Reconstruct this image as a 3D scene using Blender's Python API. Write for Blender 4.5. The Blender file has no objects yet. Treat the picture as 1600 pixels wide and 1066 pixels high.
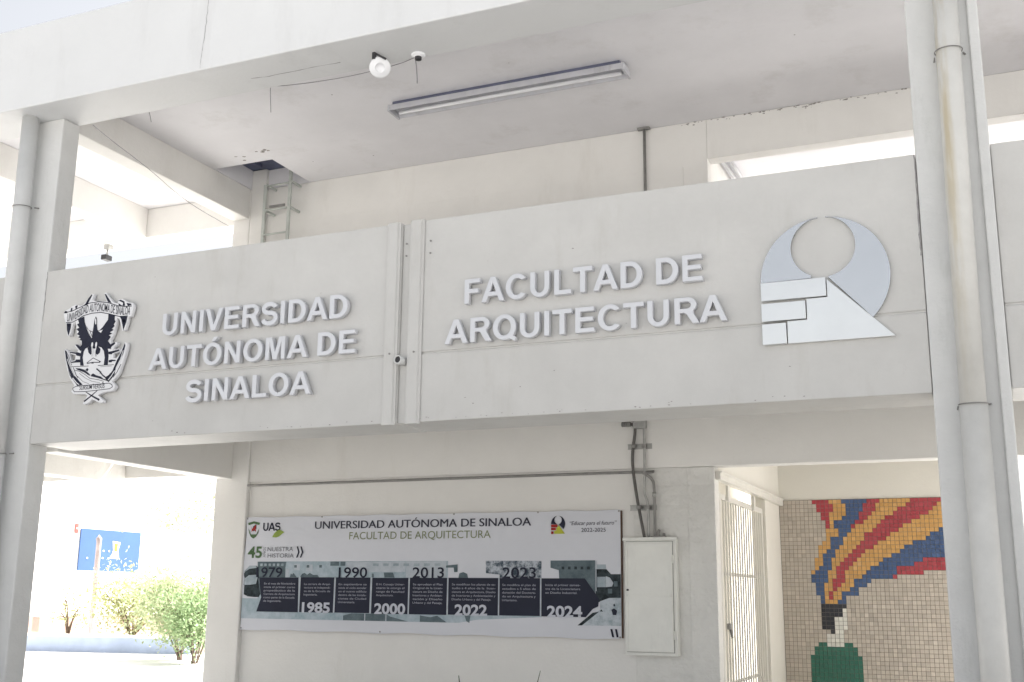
import bpy, bmesh, math, random
from mathutils import Vector, Matrix, Euler
random.seed(7)
PI = math.pi
C = bpy.context.scene.collection
sc = bpy.context.scene

# ------------------------------------------------------------------ camera
YAW, PITCH, ROLL = 0.40903861, 0.22373008, 0.01068006
cam_d = bpy.data.cameras.new('camera')
cam_d.sensor_width = 36.0
cam_d.lens = 1746.03 / 1600 * 36
cam_d.clip_start = 0.05
cam_d.clip_end = 2000
cam = bpy.data.objects.new('camera', cam_d)
C.objects.link(cam)
_r = Vector((math.cos(YAW), math.sin(YAW), 0)); _f0 = Vector((-math.sin(YAW), math.cos(YAW), 0))
_u0 = Vector((0, 0, 1))
_f = _f0 * math.cos(PITCH) + _u0 * math.sin(PITCH)
_u = _u0 * math.cos(PITCH) - _f0 * math.sin(PITCH)
_r2 = _r * math.cos(ROLL) + _u * math.sin(ROLL)
_u2 = _u * math.cos(ROLL) - _r * math.sin(ROLL)
_m = Matrix((_r2, _u2, -_f)).transposed().to_4x4()
_m.translation = Vector((7.08492, -6.64653, 1.6))
cam.matrix_world = _m
sc.camera = cam

# ------------------------------------------------------------------ sky, sun, exposure
SUN_DIR = Vector((0.36, 0.58, 0.73)).normalized()      # from the scene towards the sun: behind the facade, to the right
SUN_EL = math.asin(SUN_DIR.z)
SUN_AZ = math.atan2(SUN_DIR.x, SUN_DIR.y)
w = bpy.data.worlds.new('World'); sc.world = w
w.use_nodes = True
nt = w.node_tree
sky = nt.nodes.new('ShaderNodeTexSky')
sky.sky_type = 'NISHITA'
sky.sun_disc = False
sky.sun_elevation = SUN_EL
sky.sun_rotation = SUN_AZ
sky.dust_density = 4.0
sky.air_density = 1.0
bg = nt.nodes['Background']
bg.inputs[1].default_value = 0.06
hz = nt.nodes.new('ShaderNodeHueSaturation')      # a hazy, whitish sky
hz.inputs['Saturation'].default_value = 0.2
nt.links.new(sky.outputs[0], hz.inputs['Color'])
nt.links.new(hz.outputs[0], bg.inputs[0])
sun_d = bpy.data.lights.new('sun', 'SUN')
sun_d.energy = 5.0
sun_d.angle = math.radians(0.5)
sun_d.color = (1.0, 0.965, 0.92)
sun = bpy.data.objects.new('sun', sun_d)
C.objects.link(sun)
sun.rotation_euler = SUN_DIR.to_track_quat('Z', 'Y').to_euler()
sun.location = (0, 0, 30)
sc.view_settings.view_transform = 'Standard'
sc.view_settings.look = 'None'
sc.view_settings.exposure = 2.08
sc.view_settings.gamma = 1.0
sc.cycles.max_bounces = 14
sc.cycles.diffuse_bounces = 9

# ------------------------------------------------------------------ materials
def mat(name, col, rough=0.6, metal=0.0, var=0.06, vscale=1.2, bump=0.0, bscale=60, tint=None, stain=0.0,
        stain_col=None, stain_scale=2.0, bump2=0.0, bscale2=4, spec=0.5):
    m = bpy.data.materials.new(name); m.use_nodes = True
    n = m.node_tree.nodes; l = m.node_tree.links
    b = n['Principled BSDF']
    b.inputs['Roughness'].default_value = rough
    b.inputs['Metallic'].default_value = metal
    b.inputs['Specular IOR Level'].default_value = spec
    tc = n.new('ShaderNodeTexCoord')
    no = n.new('ShaderNodeTexNoise'); no.inputs['Scale'].default_value = vscale; no.inputs['Detail'].default_value = 6
    no.inputs['Roughness'].default_value = 0.62
    l.new(tc.outputs['Object'], no.inputs['Vector'])
    r = n.new('ShaderNodeValToRGB')
    c2 = tint or tuple(max(0, c * (1 - 2 * var)) for c in col)
    c1 = tuple(min(1, c * (1 + var)) for c in col)
    r.color_ramp.elements[0].position = 0.3; r.color_ramp.elements[0].color = (*c2, 1)
    r.color_ramp.elements[1].position = 0.7; r.color_ramp.elements[1].color = (*c1, 1)
    l.new(no.outputs['Fac'], r.inputs[0])
    out = r.outputs[0]
    if stain > 0:
        mp = n.new('ShaderNodeMapping'); mp.inputs['Scale'].default_value = (1, 1, 0.25)
        l.new(tc.outputs['Object'], mp.inputs[0])
        n2 = n.new('ShaderNodeTexNoise'); n2.inputs['Scale'].default_value = stain_scale; n2.inputs['Detail'].default_value = 9
        n2.inputs['Roughness'].default_value = 0.7
        l.new(mp.outputs[0], n2.inputs['Vector'])
        r2 = n.new('ShaderNodeValToRGB')
        r2.color_ramp.elements[0].position = 0.55; r2.color_ramp.elements[0].color = (0, 0, 0, 1)
        r2.color_ramp.elements[1].position = 0.8; r2.color_ramp.elements[1].color = (stain, stain, stain, 1)
        l.new(n2.outputs['Fac'], r2.inputs[0])
        mx = n.new('ShaderNodeMix'); mx.data_type = 'RGBA'
        l.new(r2.outputs[0], mx.inputs[0]); l.new(out, mx.inputs[6])
        sc_ = stain_col or tuple(c * 0.55 for c in col)
        mx.inputs[7].default_value = (*sc_, 1)
        out = mx.outputs[2]
    l.new(out, b.inputs['Base Color'])
    if bump > 0 or bump2 > 0:
        nb = n.new('ShaderNodeTexNoise'); nb.inputs['Scale'].default_value = bscale; nb.inputs['Detail'].default_value = 4
        l.new(tc.outputs['Object'], nb.inputs['Vector'])
        bp = n.new('ShaderNodeBump'); bp.inputs['Strength'].default_value = bump; bp.inputs['Distance'].default_value = 0.004
        l.new(nb.outputs['Fac'], bp.inputs['Height'])
        if bump2 > 0:
            nc = n.new('ShaderNodeTexNoise'); nc.inputs['Scale'].default_value = bscale2; nc.inputs['Detail'].default_value = 3
            l.new(tc.outputs['Object'], nc.inputs['Vector'])
            bq = n.new('ShaderNodeBump'); bq.inputs['Strength'].default_value = bump2; bq.inputs['Distance'].default_value = 0.02
            l.new(nc.outputs['Fac'], bq.inputs['Height'])
            l.new(bq.outputs[0], bp.inputs['Normal'])
        l.new(bp.outputs[0], b.inputs['Normal'])
    return m

def flat(name, col, rough=0.6, metal=0.0, emit=None):
    m = bpy.data.materials.new(name); m.use_nodes = True
    b = m.node_tree.nodes['Principled BSDF']
    b.inputs['Base Color'].default_value = (*col, 1)
    b.inputs['Roughness'].default_value = rough
    b.inputs['Metallic'].default_value = metal
    return m

def attr_mat(name, rough=0.3, bump=0.0):
    m = bpy.data.materials.new(name); m.use_nodes = True
    n = m.node_tree.nodes; l = m.node_tree.links; b = n['Principled BSDF']
    a = n.new('ShaderNodeVertexColor'); a.layer_name = 'Col'
    l.new(a.outputs[0], b.inputs['Base Color'])
    b.inputs['Roughness'].default_value = rough
    return m

M = {}
M['facade'] = mat('painted_plaster', (0.58, 0.575, 0.56), 0.55, var=0.035, vscale=2.2, bump=0.6, bscale=45, bump2=0.4, bscale2=6, stain=0.45,
                  stain_col=(0.41, 0.395, 0.355), stain_scale=3.4)
M['fascia'] = mat('roof_beam_paint', (0.71, 0.72, 0.73), 0.55, var=0.02, vscale=1.1, bump=0.4, bscale=30, bump2=0.3, bscale2=3, stain=0.35,
                  stain_col=(0.50, 0.50, 0.50), stain_scale=2.4)
M['ceiling'] = mat('ceiling_paint', (0.815, 0.81, 0.84), 0.7, var=0.03, vscale=1.3, bump=0.4, bscale=30, bump2=0.35, bscale2=3, stain=0.4,
                   stain_col=(0.52, 0.50, 0.48), stain_scale=2.2)
M['inner'] = mat('corridor_plaster', (0.775, 0.765, 0.742), 0.62, var=0.025, vscale=1.4, bump=0.5, bscale=40, bump2=0.3, bscale2=4, stain=0.3,
                 stain_col=(0.50, 0.47, 0.42), stain_scale=2.0)
M['column'] = mat('column_paint', (0.66, 0.665, 0.66), 0.45, var=0.035, vscale=3, bump=0.6, bscale=60, bump2=0.5, bscale2=8, stain=0.6,
                  stain_col=(0.42, 0.44, 0.41), stain_scale=5)
M['cream'] = mat('passage_paint', (0.70, 0.68, 0.625), 0.6, var=0.02, bump=0.3, bscale=40, bump2=0.2)
M['white_wall'] = mat('courtyard_white', (0.82, 0.82, 0.80), 0.7, var=0.02, bump=0.2, bscale=30)
M['concrete'] = mat('concrete_ground', (0.36, 0.355, 0.345), 0.85, var=0.10, vscale=0.6, bump=0.5, bscale=40, stain=0.3, stain_scale=0.7)
M['courtyard'] = mat('pale_paving', (0.74, 0.735, 0.72), 0.85, var=0.06, vscale=0.5, bump=0.4, bscale=25)
M['upper_floor'] = mat('upper_floor', (0.40, 0.39, 0.37), 0.5, var=0.06, bump=0.2)
M['floor'] = mat('corridor_floor', (0.62, 0.61, 0.59), 0.5, var=0.06, bump=0.2)
M['pipe'] = mat('painted_pipe', (0.64, 0.645, 0.64), 0.4, var=0.03, vscale=6, bump=0.3, bscale=60, bump2=0.15, bscale2=9)
M['letter'] = mat('letter_metal', (0.68, 0.69, 0.72), 0.42, 0.35, var=0.02, bump=0.12, bscale=160)
M['alu'] = mat('brushed_aluminium', (0.62, 0.64, 0.665), 0.26, 0.9, var=0.03, vscale=2, bump=0.05, bscale=200, bump2=0.05, bscale2=2.5)
M['white'] = mat('white_board', (0.76, 0.765, 0.79), 0.45, var=0.015)
M['alu_lit'] = mat('lit_aluminium', (0.80, 0.815, 0.815), 0.30, 0.85, var=0.03, vscale=2, bump=0.05, bscale=200, bump2=0.05, bscale2=2.5)  # lighter copy of the aluminium, standing in for brighter reflections
M['crest_ink'] = mat('crest_navy', (0.022, 0.024, 0.042), 0.45, var=0.1, vscale=20)
M['flex'] = mat('flexible_sheath', (0.11, 0.105, 0.10), 0.6, var=0.1, vscale=30)
M['galv'] = mat('galvanised_steel', (0.42, 0.42, 0.41), 0.45, 0.6, var=0.12, vscale=9)
M['dark_pipe'] = mat('grey_conduit', (0.27, 0.265, 0.255), 0.5, 0.2, var=0.1, vscale=9)
M['black'] = mat('black_plastic', (0.03, 0.03, 0.034), 0.5, var=0.1)
M['wire'] = mat('cable_sheath', (0.24, 0.23, 0.25), 0.6, var=0.1)
M['cabinet'] = mat('cabinet_paint', (0.80, 0.805, 0.77), 0.5, var=0.03, vscale=4, bump=0.3, bscale=30, bump2=0.2, bscale2=9, stain=0.25, stain_scale=6)
M['gate'] = mat('gate_enamel', (0.66, 0.645, 0.60), 0.4, var=0.03, vscale=5, stain=0.2, stain_col=(0.55, 0.46, 0.36), stain_scale=6)
M['ladder'] = mat('ladder_paint', (0.50, 0.53, 0.50), 0.45, var=0.08, vscale=8, stain=0.5, stain_col=(0.30, 0.27, 0.24), stain_scale=12)
M['lamp_white'] = mat('lamp_enamel', (0.52, 0.525, 0.56), 0.4, var=0.06, vscale=6, stain=0.6, stain_col=(0.24, 0.22, 0.22), stain_scale=7)
M['tube'] = mat('glass_tube', (0.82, 0.83, 0.86), 0.2, var=0.01)
M['lamp_gap_shade'] = mat('lamp_shadow_blue', (0.12, 0.13, 0.20), 0.5, var=0.1)  # dark blue stands in for the shade above and inside the tube fitting
M['bulb'] = mat('bulb_plastic', (0.84, 0.85, 0.88), 0.35, var=0.01)
M['hatch'] = mat('hatch_lid_blue', (0.10, 0.115, 0.19), 0.6, var=0.2, vscale=6)
M['grout'] = mat('mosaic_grout', (0.19, 0.17, 0.15), 0.85, var=0.08)
M['tiles'] = attr_mat('glazed_mosaic', 0.28)
M['plant'] = mat('strap_leaf', (0.05, 0.085, 0.03), 0.45, var=0.2, vscale=8)
M['wood'] = mat('banner_frame_wood', (0.10, 0.055, 0.035), 0.7, var=0.15, vscale=10)

# painted block wall: brick bump + trowel noise
def block_wall(name, col):
    m = mat(name, col, 0.36, var=0.04, vscale=3, bump=1.0, bscale=30, bump2=1.0, bscale2=14, stain=0.25, stain_scale=3)
    n = m.node_tree.nodes; l = m.node_tree.links
    b = n['Principled BSDF']
    tc = [x for x in n if x.type == 'TEX_COORD'][0]
    sp = n.new('ShaderNodeSeparateXYZ'); cb = n.new('ShaderNodeCombineXYZ')
    l.new(tc.outputs['Object'], sp.inputs[0]); l.new(sp.outputs['X'], cb.inputs['X']); l.new(sp.outputs['Z'], cb.inputs['Y'])
    br = n.new('ShaderNodeTexBrick'); br.inputs['Scale'].default_value = 1.0
    br.inputs['Brick Width'].default_value = 0.26; br.inputs['Row Height'].default_value = 0.085
    br.inputs['Mortar Size'].default_value = 0.010; br.inputs['Mortar Smooth'].default_value = 0.9
    br.inputs['Color1'].default_value = (1, 1, 1, 1); br.inputs['Color2'].default_value = (0.9, 0.9, 0.9, 1); br.inputs['Mortar'].default_value = (0, 0, 0, 1)
    l.new(cb.outputs[0], br.inputs['Vector'])
    bp = n.new('ShaderNodeBump'); bp.inputs['Strength'].default_value = 0.16; bp.inputs['Distance'].default_value = 0.006
    l.new(br.outputs['Color'], bp.inputs['Height'])
    src = b.inputs['Normal'].links[0].from_socket
    l.new(src, bp.inputs['Normal']); l.new(bp.outputs[0], b.inputs['Normal'])
    return m
M['block'] = block_wall('painted_block', (0.72, 0.715, 0.69))

# ------------------------------------------------------------------ mesh helpers
class MB:
    def __init__(s): s.bm = bmesh.new()
    def box(s, x0, x1, y0, y1, z0, z1, rot=None):
        vs = [s.bm.verts.new((x, y, z)) for x in (x0, x1) for y in (y0, y1) for z in (z0, z1)]
        for f in ((0, 1, 3, 2), (4, 6, 7, 5), (0, 4, 5, 1), (2, 3, 7, 6), (0, 2, 6, 4), (1, 5, 7, 3)):
            s.bm.faces.new([vs[i] for i in f])
        if rot:
            c = Vector(((x0 + x1) / 2, (y0 + y1) / 2, (z0 + z1) / 2))
            bmesh.ops.rotate(s.bm, cent=c, matrix=rot, verts=vs)
        return vs
    def prism_x(s, prof, x0, x1):        # prof in (y,z)
        a = [s.bm.verts.new((x0, y, z)) for y, z in prof]; b = [s.bm.verts.new((x1, y, z)) for y, z in prof]
        s._cap(a, b)
    def prism_y(s, prof, y0, y1):        # prof in (x,z)
        a = [s.bm.verts.new((x, y0, z)) for x, z in prof]; b = [s.bm.verts.new((x, y1, z)) for x, z in prof]
        s._cap(a, b)
    def prism_z(s, prof, z0, z1):
        a = [s.bm.verts.new((x, y, z0)) for x, y in prof]; b = [s.bm.verts.new((x, y, z1)) for x, y in prof]
        s._cap(a, b)
    def _cap(s, a, b):
        n = len(a)
        s.bm.faces.new(a); s.bm.faces.new(list(reversed(b)))
        for i in range(n):
            s.bm.faces.new([a[i], b[i], b[(i + 1) % n], a[(i + 1) % n]])
    def tube(s, pts, r, seg=12, r1=None, cap=True):
        pts = [Vector(p) for p in pts]; N = len(pts); rings = []
        tans = [(pts[min(i + 1, N - 1)] - pts[max(i - 1, 0)]).normalized() for i in range(N)]
        ref = min((Vector((0, 0, 1)), Vector((0, 1, 0)), Vector((1, 0, 0)), Vector((0.6, 0.8, 0))), key=lambda v: max(abs(v.dot(t)) for t in tans))
        for i, p in enumerate(pts):
            t = (pts[min(i + 1, N - 1)] - pts[max(i - 1, 0)]).normalized()
            a = t.cross(ref).normalized(); b = t.cross(a).normalized()
            rr = r if r1 is None else r + (r1 - r) * i / (N - 1)
            if callable(r): rr = r(i / (N - 1))
            rings.append([s.bm.verts.new(p + (a * math.cos(k * 2 * PI / seg) + b * math.sin(k * 2 * PI / seg)) * rr) for k in range(seg)])
        for i in range(N - 1):
            for k in range(seg):
                f = s.bm.faces.new([rings[i][k], rings[i][(k + 1) % seg], rings[i + 1][(k + 1) % seg], rings[i + 1][k]]); f.smooth = True
        if cap:
            s.bm.faces.new(rings[0]); s.bm.faces.new(list(reversed(rings[-1])))
    def lathe(s, prof, seg=32):          # prof (r, z) about the z axis
        rings = []
        for r, z in prof:
            if r < 1e-6: rings.append([s.bm.verts.new((0, 0, z))])
            else: rings.append([s.bm.verts.new((r * math.cos(k * 2 * PI / seg), r * math.sin(k * 2 * PI / seg), z)) for k in range(seg)])
        for A, B in zip(rings[:-1], rings[1:]):
            for k in range(seg):
                q = [A[k % len(A)], A[(k + 1) % len(A)], B[(k + 1) % len(B)], B[k % len(B)]]
                u = []
                for v in q:
                    if v not in u: u.append(v)
                if len(u) > 2:
                    f = s.bm.faces.new(u); f.smooth = True
    def build(s, name, m, parent=None, bevel=0.0, loc=None, seg=2):
        bmesh.ops.recalc_face_normals(s.bm, faces=s.bm.faces)
        me = bpy.data.meshes.new(name); s.bm.to_mesh(me); s.bm.free()
        return link(name, me, m, parent, bevel, loc, seg)

def wpos(o):
    p = Vector((0, 0, 0))
    while o is not None:
        p += o.location; o = o.parent
    return p

def link(name, me, m, parent=None, bevel=0.0, loc=None, seg=2):
    """world-space mesh -> object whose origin is loc (top level) or its parent's origin"""
    o = bpy.data.objects.new(name, me); C.objects.link(o)
    if m is not None and not me.materials: me.materials.append(m)
    if parent is not None:
        me.transform(Matrix.Translation(-wpos(parent))); o.parent = parent
    elif loc is not None:
        me.transform(Matrix.Translation(-Vector(loc))); o.location = loc
    if bevel > 0:
        b = o.modifiers.new('bevel', 'BEVEL'); b.width = bevel; b.segments = seg; b.limit_method = 'ANGLE'; b.angle_limit = math.radians(40)
    return o

def tag(o, label, cat, group=None, kind=None):
    if label: o['label'] = label
    if cat: o['category'] = cat
    if group: o['group'] = group
    if kind: o['kind'] = kind
    return o

def thing(name, label, cat, loc=(0, 0, 0), group=None):
    o = bpy.data.objects.new(name, None); C.objects.link(o); o.location = loc; o.empty_display_size = 0.2
    return tag(o, label, cat, group)

def bx(name, m, parent, *dims, bevel=0.006):
    b = MB(); b.box(*dims); return b.build(name, m, parent, bevel)

def curve_fill(name, splines, y, depth, m, parent, bevel=0.0, xf=None):
    """closed 2-D outlines in (x,z) -> solid plate whose front face is at y - depth"""
    cu = bpy.data.curves.new(name, 'CURVE'); cu.dimensions = '2D'; cu.fill_mode = 'BOTH'; cu.extrude = depth / 2
    for pts in splines:
        sp = cu.splines.new('POLY'); sp.points.add(len(pts) - 1)
        for q, p in zip(sp.points, pts): q.co = (p[0], p[1], 0, 1)
        sp.use_cyclic_u = True
    t = bpy.data.objects.new('tmp', cu); C.objects.link(t)
    dg = bpy.context.evaluated_depsgraph_get()
    me = bpy.data.meshes.new_from_object(t.evaluated_get(dg)); bpy.data.objects.remove(t)
    me.name = name; me.materials.clear()
    for v in me.vertices:
        x, z, d = v.co
        v.co = (x, y - depth / 2 - d, z)
    bm = bmesh.new(); bm.from_mesh(me); bmesh.ops.remove_doubles(bm, verts=bm.verts, dist=1e-5)
    bmesh.ops.recalc_face_normals(bm, faces=bm.faces); bm.to_mesh(me); bm.free()
    return link(name, me, m, parent, bevel, seg=1)

_font_cache = {}
def text_mesh(s, bold=0.0, shear=0.0):
    key = (s, bold, shear)
    cu = bpy.data.curves.new('lettering', 'FONT'); cu.body = s; cu.offset = bold; cu.shear = shear; cu.resolution_u = 4
    t = bpy.data.objects.new('tmp', cu); C.objects.link(t)
    dg = bpy.context.evaluated_depsgraph_get()
    me = bpy.data.meshes.new_from_object(t.evaluated_get(dg)); bpy.data.objects.remove(t)
    me.materials.clear()
    return me

def text(name, s, x0, x1, z, cap, y, m, parent, bold=0.0, shear=0.0, vert=False):
    """flat printed lettering; x0..x1 is its extent, z the baseline, cap the capital height"""
    me = text_mesh(s, bold, shear)
    xs = [v.co.x for v in me.vertices]; a, b = min(xs), max(xs)
    k = cap / 0.69
    for v in me.vertices:
        px = (v.co.x - a) / (b - a) * (x1 - x0); pz = v.co.y * k
        if vert: v.co = (x0 - pz + cap, y, z + px)
        else: v.co = (x0 + px, y, z + pz)
    return link(name, me, m, parent)

def arc(cx, cy, rx, ry, a0, a1, n=14):
    return [(cx + rx * math.cos(math.radians(a0 + (a1 - a0) * i / n)), cy + ry * math.sin(math.radians(a0 + (a1 - a0) * i / n))) for i in range(n + 1)]

def thick(pts, w, closed=False):
    """outline of a stroke of width w along a polyline"""
    L, R = [], []
    n = len(pts)
    for i, p in enumerate(pts):
        a = pts[max(i - 1, 0)]; b = pts[min(i + 1, n - 1)]
        dx, dy = b[0] - a[0], b[1] - a[1]; d = math.hypot(dx, dy) or 1
        ww = w(i / (n - 1)) if callable(w) else w
        nx, ny = -dy / d * ww / 2, dx / d * ww / 2
        L.append((p[0] + nx, p[1] + ny)); R.append((p[0] - nx, p[1] - ny))
    return L + R[::-1]

# ------------------------------------------------------------------ block capitals for the raised signs
def glyph(ch):
    if ch == 'I': return 278, [[(70, 0), (70, 716), (214, 716), (214, 0)]]
    if ch == 'L': return 611, [[(73, 0), (73, 716), (219, 716), (219, 122), (582, 122), (582, 0)]]
    if ch == 'T': return 611, [[(233, 0), (233, 595), (21, 595), (21, 716), (590, 716), (590, 595), (378, 595), (378, 0)]]
    if ch == 'E': return 667, [[(73, 0), (73, 716), (604, 716), (604, 595), (217, 595), (217, 436), (577, 436), (577, 316), (217, 316), (217, 121), (618, 121), (618, 0)]]
    if ch == 'F': return 611, [[(74, 0), (74, 716), (565, 716), (565, 595), (218, 595), (218, 425), (517, 425), (517, 304), (218, 304), (218, 0)]]
    if ch == 'N': return 722, [[(70, 0), (70, 716), (216, 716), (510, 238), (510, 716), (648, 716), (648, 0), (500, 0), (208, 468), (208, 0)]]
    if ch == 'V': return 667, [[(0, 716), (156, 716), (338, 190), (514, 716), (667, 716), (411, 0), (255, 0)]]
    if ch == 'M': return 833, [[(71, 0), (71, 716), (287, 716), (417, 228), (545, 716), (762, 716), (762, 0), (628, 0), (628, 564), (486, 0), (347, 0), (205, 564), (205, 0)]]
    if ch == 'A': return 722, [[(0, 0), (279, 716), (432, 716), (718, 0), (561, 0), (498, 163), (211, 163), (152, 0)], [(258, 284), (354, 549), (452, 284)]]
    if ch == 'U': return 722, [[(72, 716), (72, 290)] + arc(360, 275, 288, 287, 180, 360)[1:] + [(648, 716), (503, 716), (503, 285)] + arc(360, 275, 143, 164, 0, -180)[1:] + [(217, 716)]]
    if ch == 'D': return 722, [[(72, 0), (72, 716), (336, 716)] + arc(336, 358, 347, 358, 90, -90, 20)[1:], [(217, 595), (217, 121)] + arc(318, 358, 214, 237, -90, 90, 18)]
    if ch == 'O': return 778, [arc(389, 358, 346, 370, 0, 360, 36)[:-1], arc(389, 358, 197, 246, 0, 360, 30)[:-1]]
    if ch == 'Ó':
        a, o = glyph('O'); return a, o + [[(330, 768), (418, 910), (580, 910), (440, 768)]]
    if ch == 'Q':
        outer = arc(389, 358, 346, 370, -32, 275, 32) + [(470, 0), (560, 12), (700, -72), (756, 34), (655, 92)]
        inner = arc(389, 358, 197, 246, -25, 280, 26) + [(470, 160), (500, 225)]
        return 778, [outer, arc(389, 358, 197, 246, 0, 360, 30)[:-1]]
    if ch == 'C':
        return 722, [arc(385, 358, 342, 370, 38, 322, 32) + arc(385, 358, 193, 246, 312, 48, 28)]
    if ch == 'S':
        cl = arc(330, 519, 213, 138, 12, 262, 22) + arc(336, 215, 232, 167, 82, -166, 22)
        return 667, [thick(cl, 134)]
    if ch == 'R':
        return 722, [[(73, 0), (73, 716), (400, 716)] + arc(425, 512, 230, 204, 90, -52, 18) + [(575, 265), (640, 150), (722, 0), (548, 0), (430, 185), (385, 265), (320, 299), (217, 299), (217, 0)],
                     [(217, 595), (217, 412)] + arc(410, 503, 98, 92, -90, 90, 14)]
    return 278, []

def sign_line(s, x0, x1, z, cap, parent):
    k = cap / 716.0
    adv = sum(glyph(c)[0] for c in s)
    first = min(p[0] for p in glyph(s[0])[1][0]); last = glyph(s[-1])[0] - max(p[0] for p in glyph(s[-1])[1][0])
    kx = (x1 - x0) / (adv - first - last)
    cx = -first
    for c in s:
        a, spl = glyph(c)
        if spl:
            pts = [[(x0 + (cx + px) * kx, z + pz * k) for px, pz in o] for o in spl]
            curve_fill('letter', pts, -0.012, 0.042, M['letter'], parent, bevel=0.002)
        cx += a

# ================================================================== SETTING
g = MB(); g.box(-400, 400, -400, 400, -0.5, 0.0)
tag(g.build('ground', M['concrete']), 'pale concrete ground around the building', 'ground', kind='structure')
g = MB(); g.prism_z([(-60, 3.1), (60, 3.1), (60, 60), (-60, 60)], 0.004, 0.012)
tag(g.build('courtyard_paving', M['courtyard']), 'sunlit pale paving of the courtyard behind the building', 'paving', kind='structure')
g = MB(); g.box(-9, 12, 0.2, 2.88, 0.0, 0.06)
tag(g.build('corridor_floor', M['floor'], bevel=0.01), 'ground floor corridor paving behind the columns', 'floor', kind='structure')

ZB, ZT, ZG = 2.740, 4.178, 3.217         # underside, top and groove of the balcony front
ZU, ZC = 5.546, 5.908                    # underside of the roof beam, ceiling
YB = 2.882                               # corridor back wall
B = thing('school_building', 'white two-storey concrete school building with open corridors and a signed balcony front', 'building', (0, 0, 0))

# balcony front panels with a real groove
def parapet(x0, x1):
    prof = [(0, ZB), (0, ZG - 0.007), (0.012, ZG - 0.007), (0.012, ZG + 0.007), (0, ZG + 0.007), (0, ZT), (0.13, ZT), (0.13, 3.40), (0.46, 3.40), (0.46, ZB)]
    b = MB(); b.prism_x(prof, x0, x1); return b.build('parapet_wall', M['facade'], B, 0.007)
pl = parapet(0.003, 3.345)
pr = parapet(3.42, 6.7945)
parapet(-7.0, -0.406)
parapet(7.206, 13.0)
b = MB(); b.box(3.346, 3.419, 0.022, 0.45, ZB + 0.003, ZT - 0.004); b.build('joint_recess', M['facade'], B, 0.003)
# angle strips beside the open joint
for x0, x1, p in ((3.240, 3.340, pl), (3.424, 3.530, pr)):
    b = MB()
    b.prism_z([(x0, -0.002), (x0, -0.022), (x0 + 0.02, -0.026), (x1 - 0.022, -0.026), (x1 - 0.012, -0.012), (x1, -0.012), (x1, -0.002)], ZB - 0.012, ZT + 0.004)
    b.build('joint_strip', M['facade'], p, 0.002)
    for z in (3.225, 3.93, 4.02):
        b = MB()
        b.tube([(x1 + 0.045 if z > 3.5 else x1 - 0.05, -0.001 if z > 3.5 else -0.024, z), (x1 + 0.045 if z > 3.5 else x1 - 0.05, -0.006 if z > 3.5 else -0.032, z)], 0.007, 8)
        b.build('screw_head', M['dark_pipe'], p)

# columns of the facade
def column(x0, x1, y0=0.0, y1=0.192, z1=ZU, name='column', m='column'):
    b = MB(); b.box(x0, x1, y0, y1, 0, z1 - 0.001); return b.build(name, M[m], B, 0.012)
column(-0.40, 0.0)
c = column(6.797, 7.20)
b = MB(); b.box(7.145, 7.204, -0.030, -0.001, 0, ZU - 0.002); b.build('edge_strip', M['column'], c, 0.008)
column(-7.4, -7.0); column(13.0, 13.4)

# roof
b = MB(); b.box(-9, 15, -0.285, 0.186, ZU, 6.31); b.build('roof_beam', M['fascia'], B, 0.010)
def slab_with_hole(x0, x1, y0, y1, z0, z1, hx0, hx1, hy0, hy1, m, name):
    b = MB()
    b.box(x0, hx0, y0, y1, z0, z1); b.box(hx1, x1, y0, y1, z0, z1)
    b.box(hx0, hx1, y0, hy0, z0, z1)
    if hy1 < y1: b.box(hx0, hx1, hy1, y1, z0, z1)
    return b.build(name, m, B)
rb = [o_ for o_ in B.children if o_.name.startswith('roof_beam')][0]
def crack(name, pts, y, parent, m, n=6, amp=0.006, wd=0.004, plane='y'):
    R_ = random.Random(len(pts) * 7 + int(pts[0][0] * 100)); P_ = []
    for (a, b_) in zip(pts[:-1], pts[1:]):
        for k in range(n): P_.append((a[0] + (b_[0] - a[0]) * k / n + R_.uniform(-amp, amp), a[1] + (b_[1] - a[1]) * k / n + R_.uniform(-amp, amp)))
    P_.append(pts[-1]); q = MB(); W_ = [wd * R_.uniform(0.3, 1.3) for _ in P_]
    L = []
    for (px_, pz_), ww in zip(P_, W_):
        if plane == 'y': L.append((q.bm.verts.new((px_ - ww / 2, y, pz_)), q.bm.verts.new((px_ + ww / 2, y, pz_))))
        else: L.append((q.bm.verts.new((px_, pz_ - ww / 2, y)), q.bm.verts.new((px_, pz_ + ww / 2, y))))
    for A0, A1 in zip(L[:-1], L[1:]): q.bm.faces.new([A0[0], A0[1], A1[1], A1[0]])
    return q.build(name, m, parent)
M['crack'] = mat('crack_dirt', (0.30, 0.29, 0.30), 0.9, var=0.2, vscale=20)
crack('crack', [(1.70, 6.20), (1.69, 5.95), (1.675, 5.72), (1.665, 5.56)], -0.2865, rb, M['crack'])
crack('crack', [(1.95, -0.02), (2.10, 0.0), (2.45, 0.0), (2.75, 0.01)], ZU - 0.0015, rb, M['crack'], plane='z', wd=0.007, amp=0.004)
crack('crack', [(6.791, 4.172), (6.790, 3.95), (6.7885, 3.70), (6.789, 3.55)], -0.0015, pr, M['crack'], wd=0.008, amp=0.002)
crack('crack', [(0.006, 4.17), (0.007, 3.95), (0.005, 3.75)], -0.0015, pl, M['crack'], wd=0.007, amp=0.003)
slab_with_hole(-0.17, 15, 0.188, YB + 0.15, ZC, 6.12, -0.150, 0.566, 2.195, YB, M['ceiling'], 'ceiling')
b = MB(); b.box(-9, -0.171, 0.188, 3.25, ZC, 6.12); b.build('ceiling', M['ceiling'], B)
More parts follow.
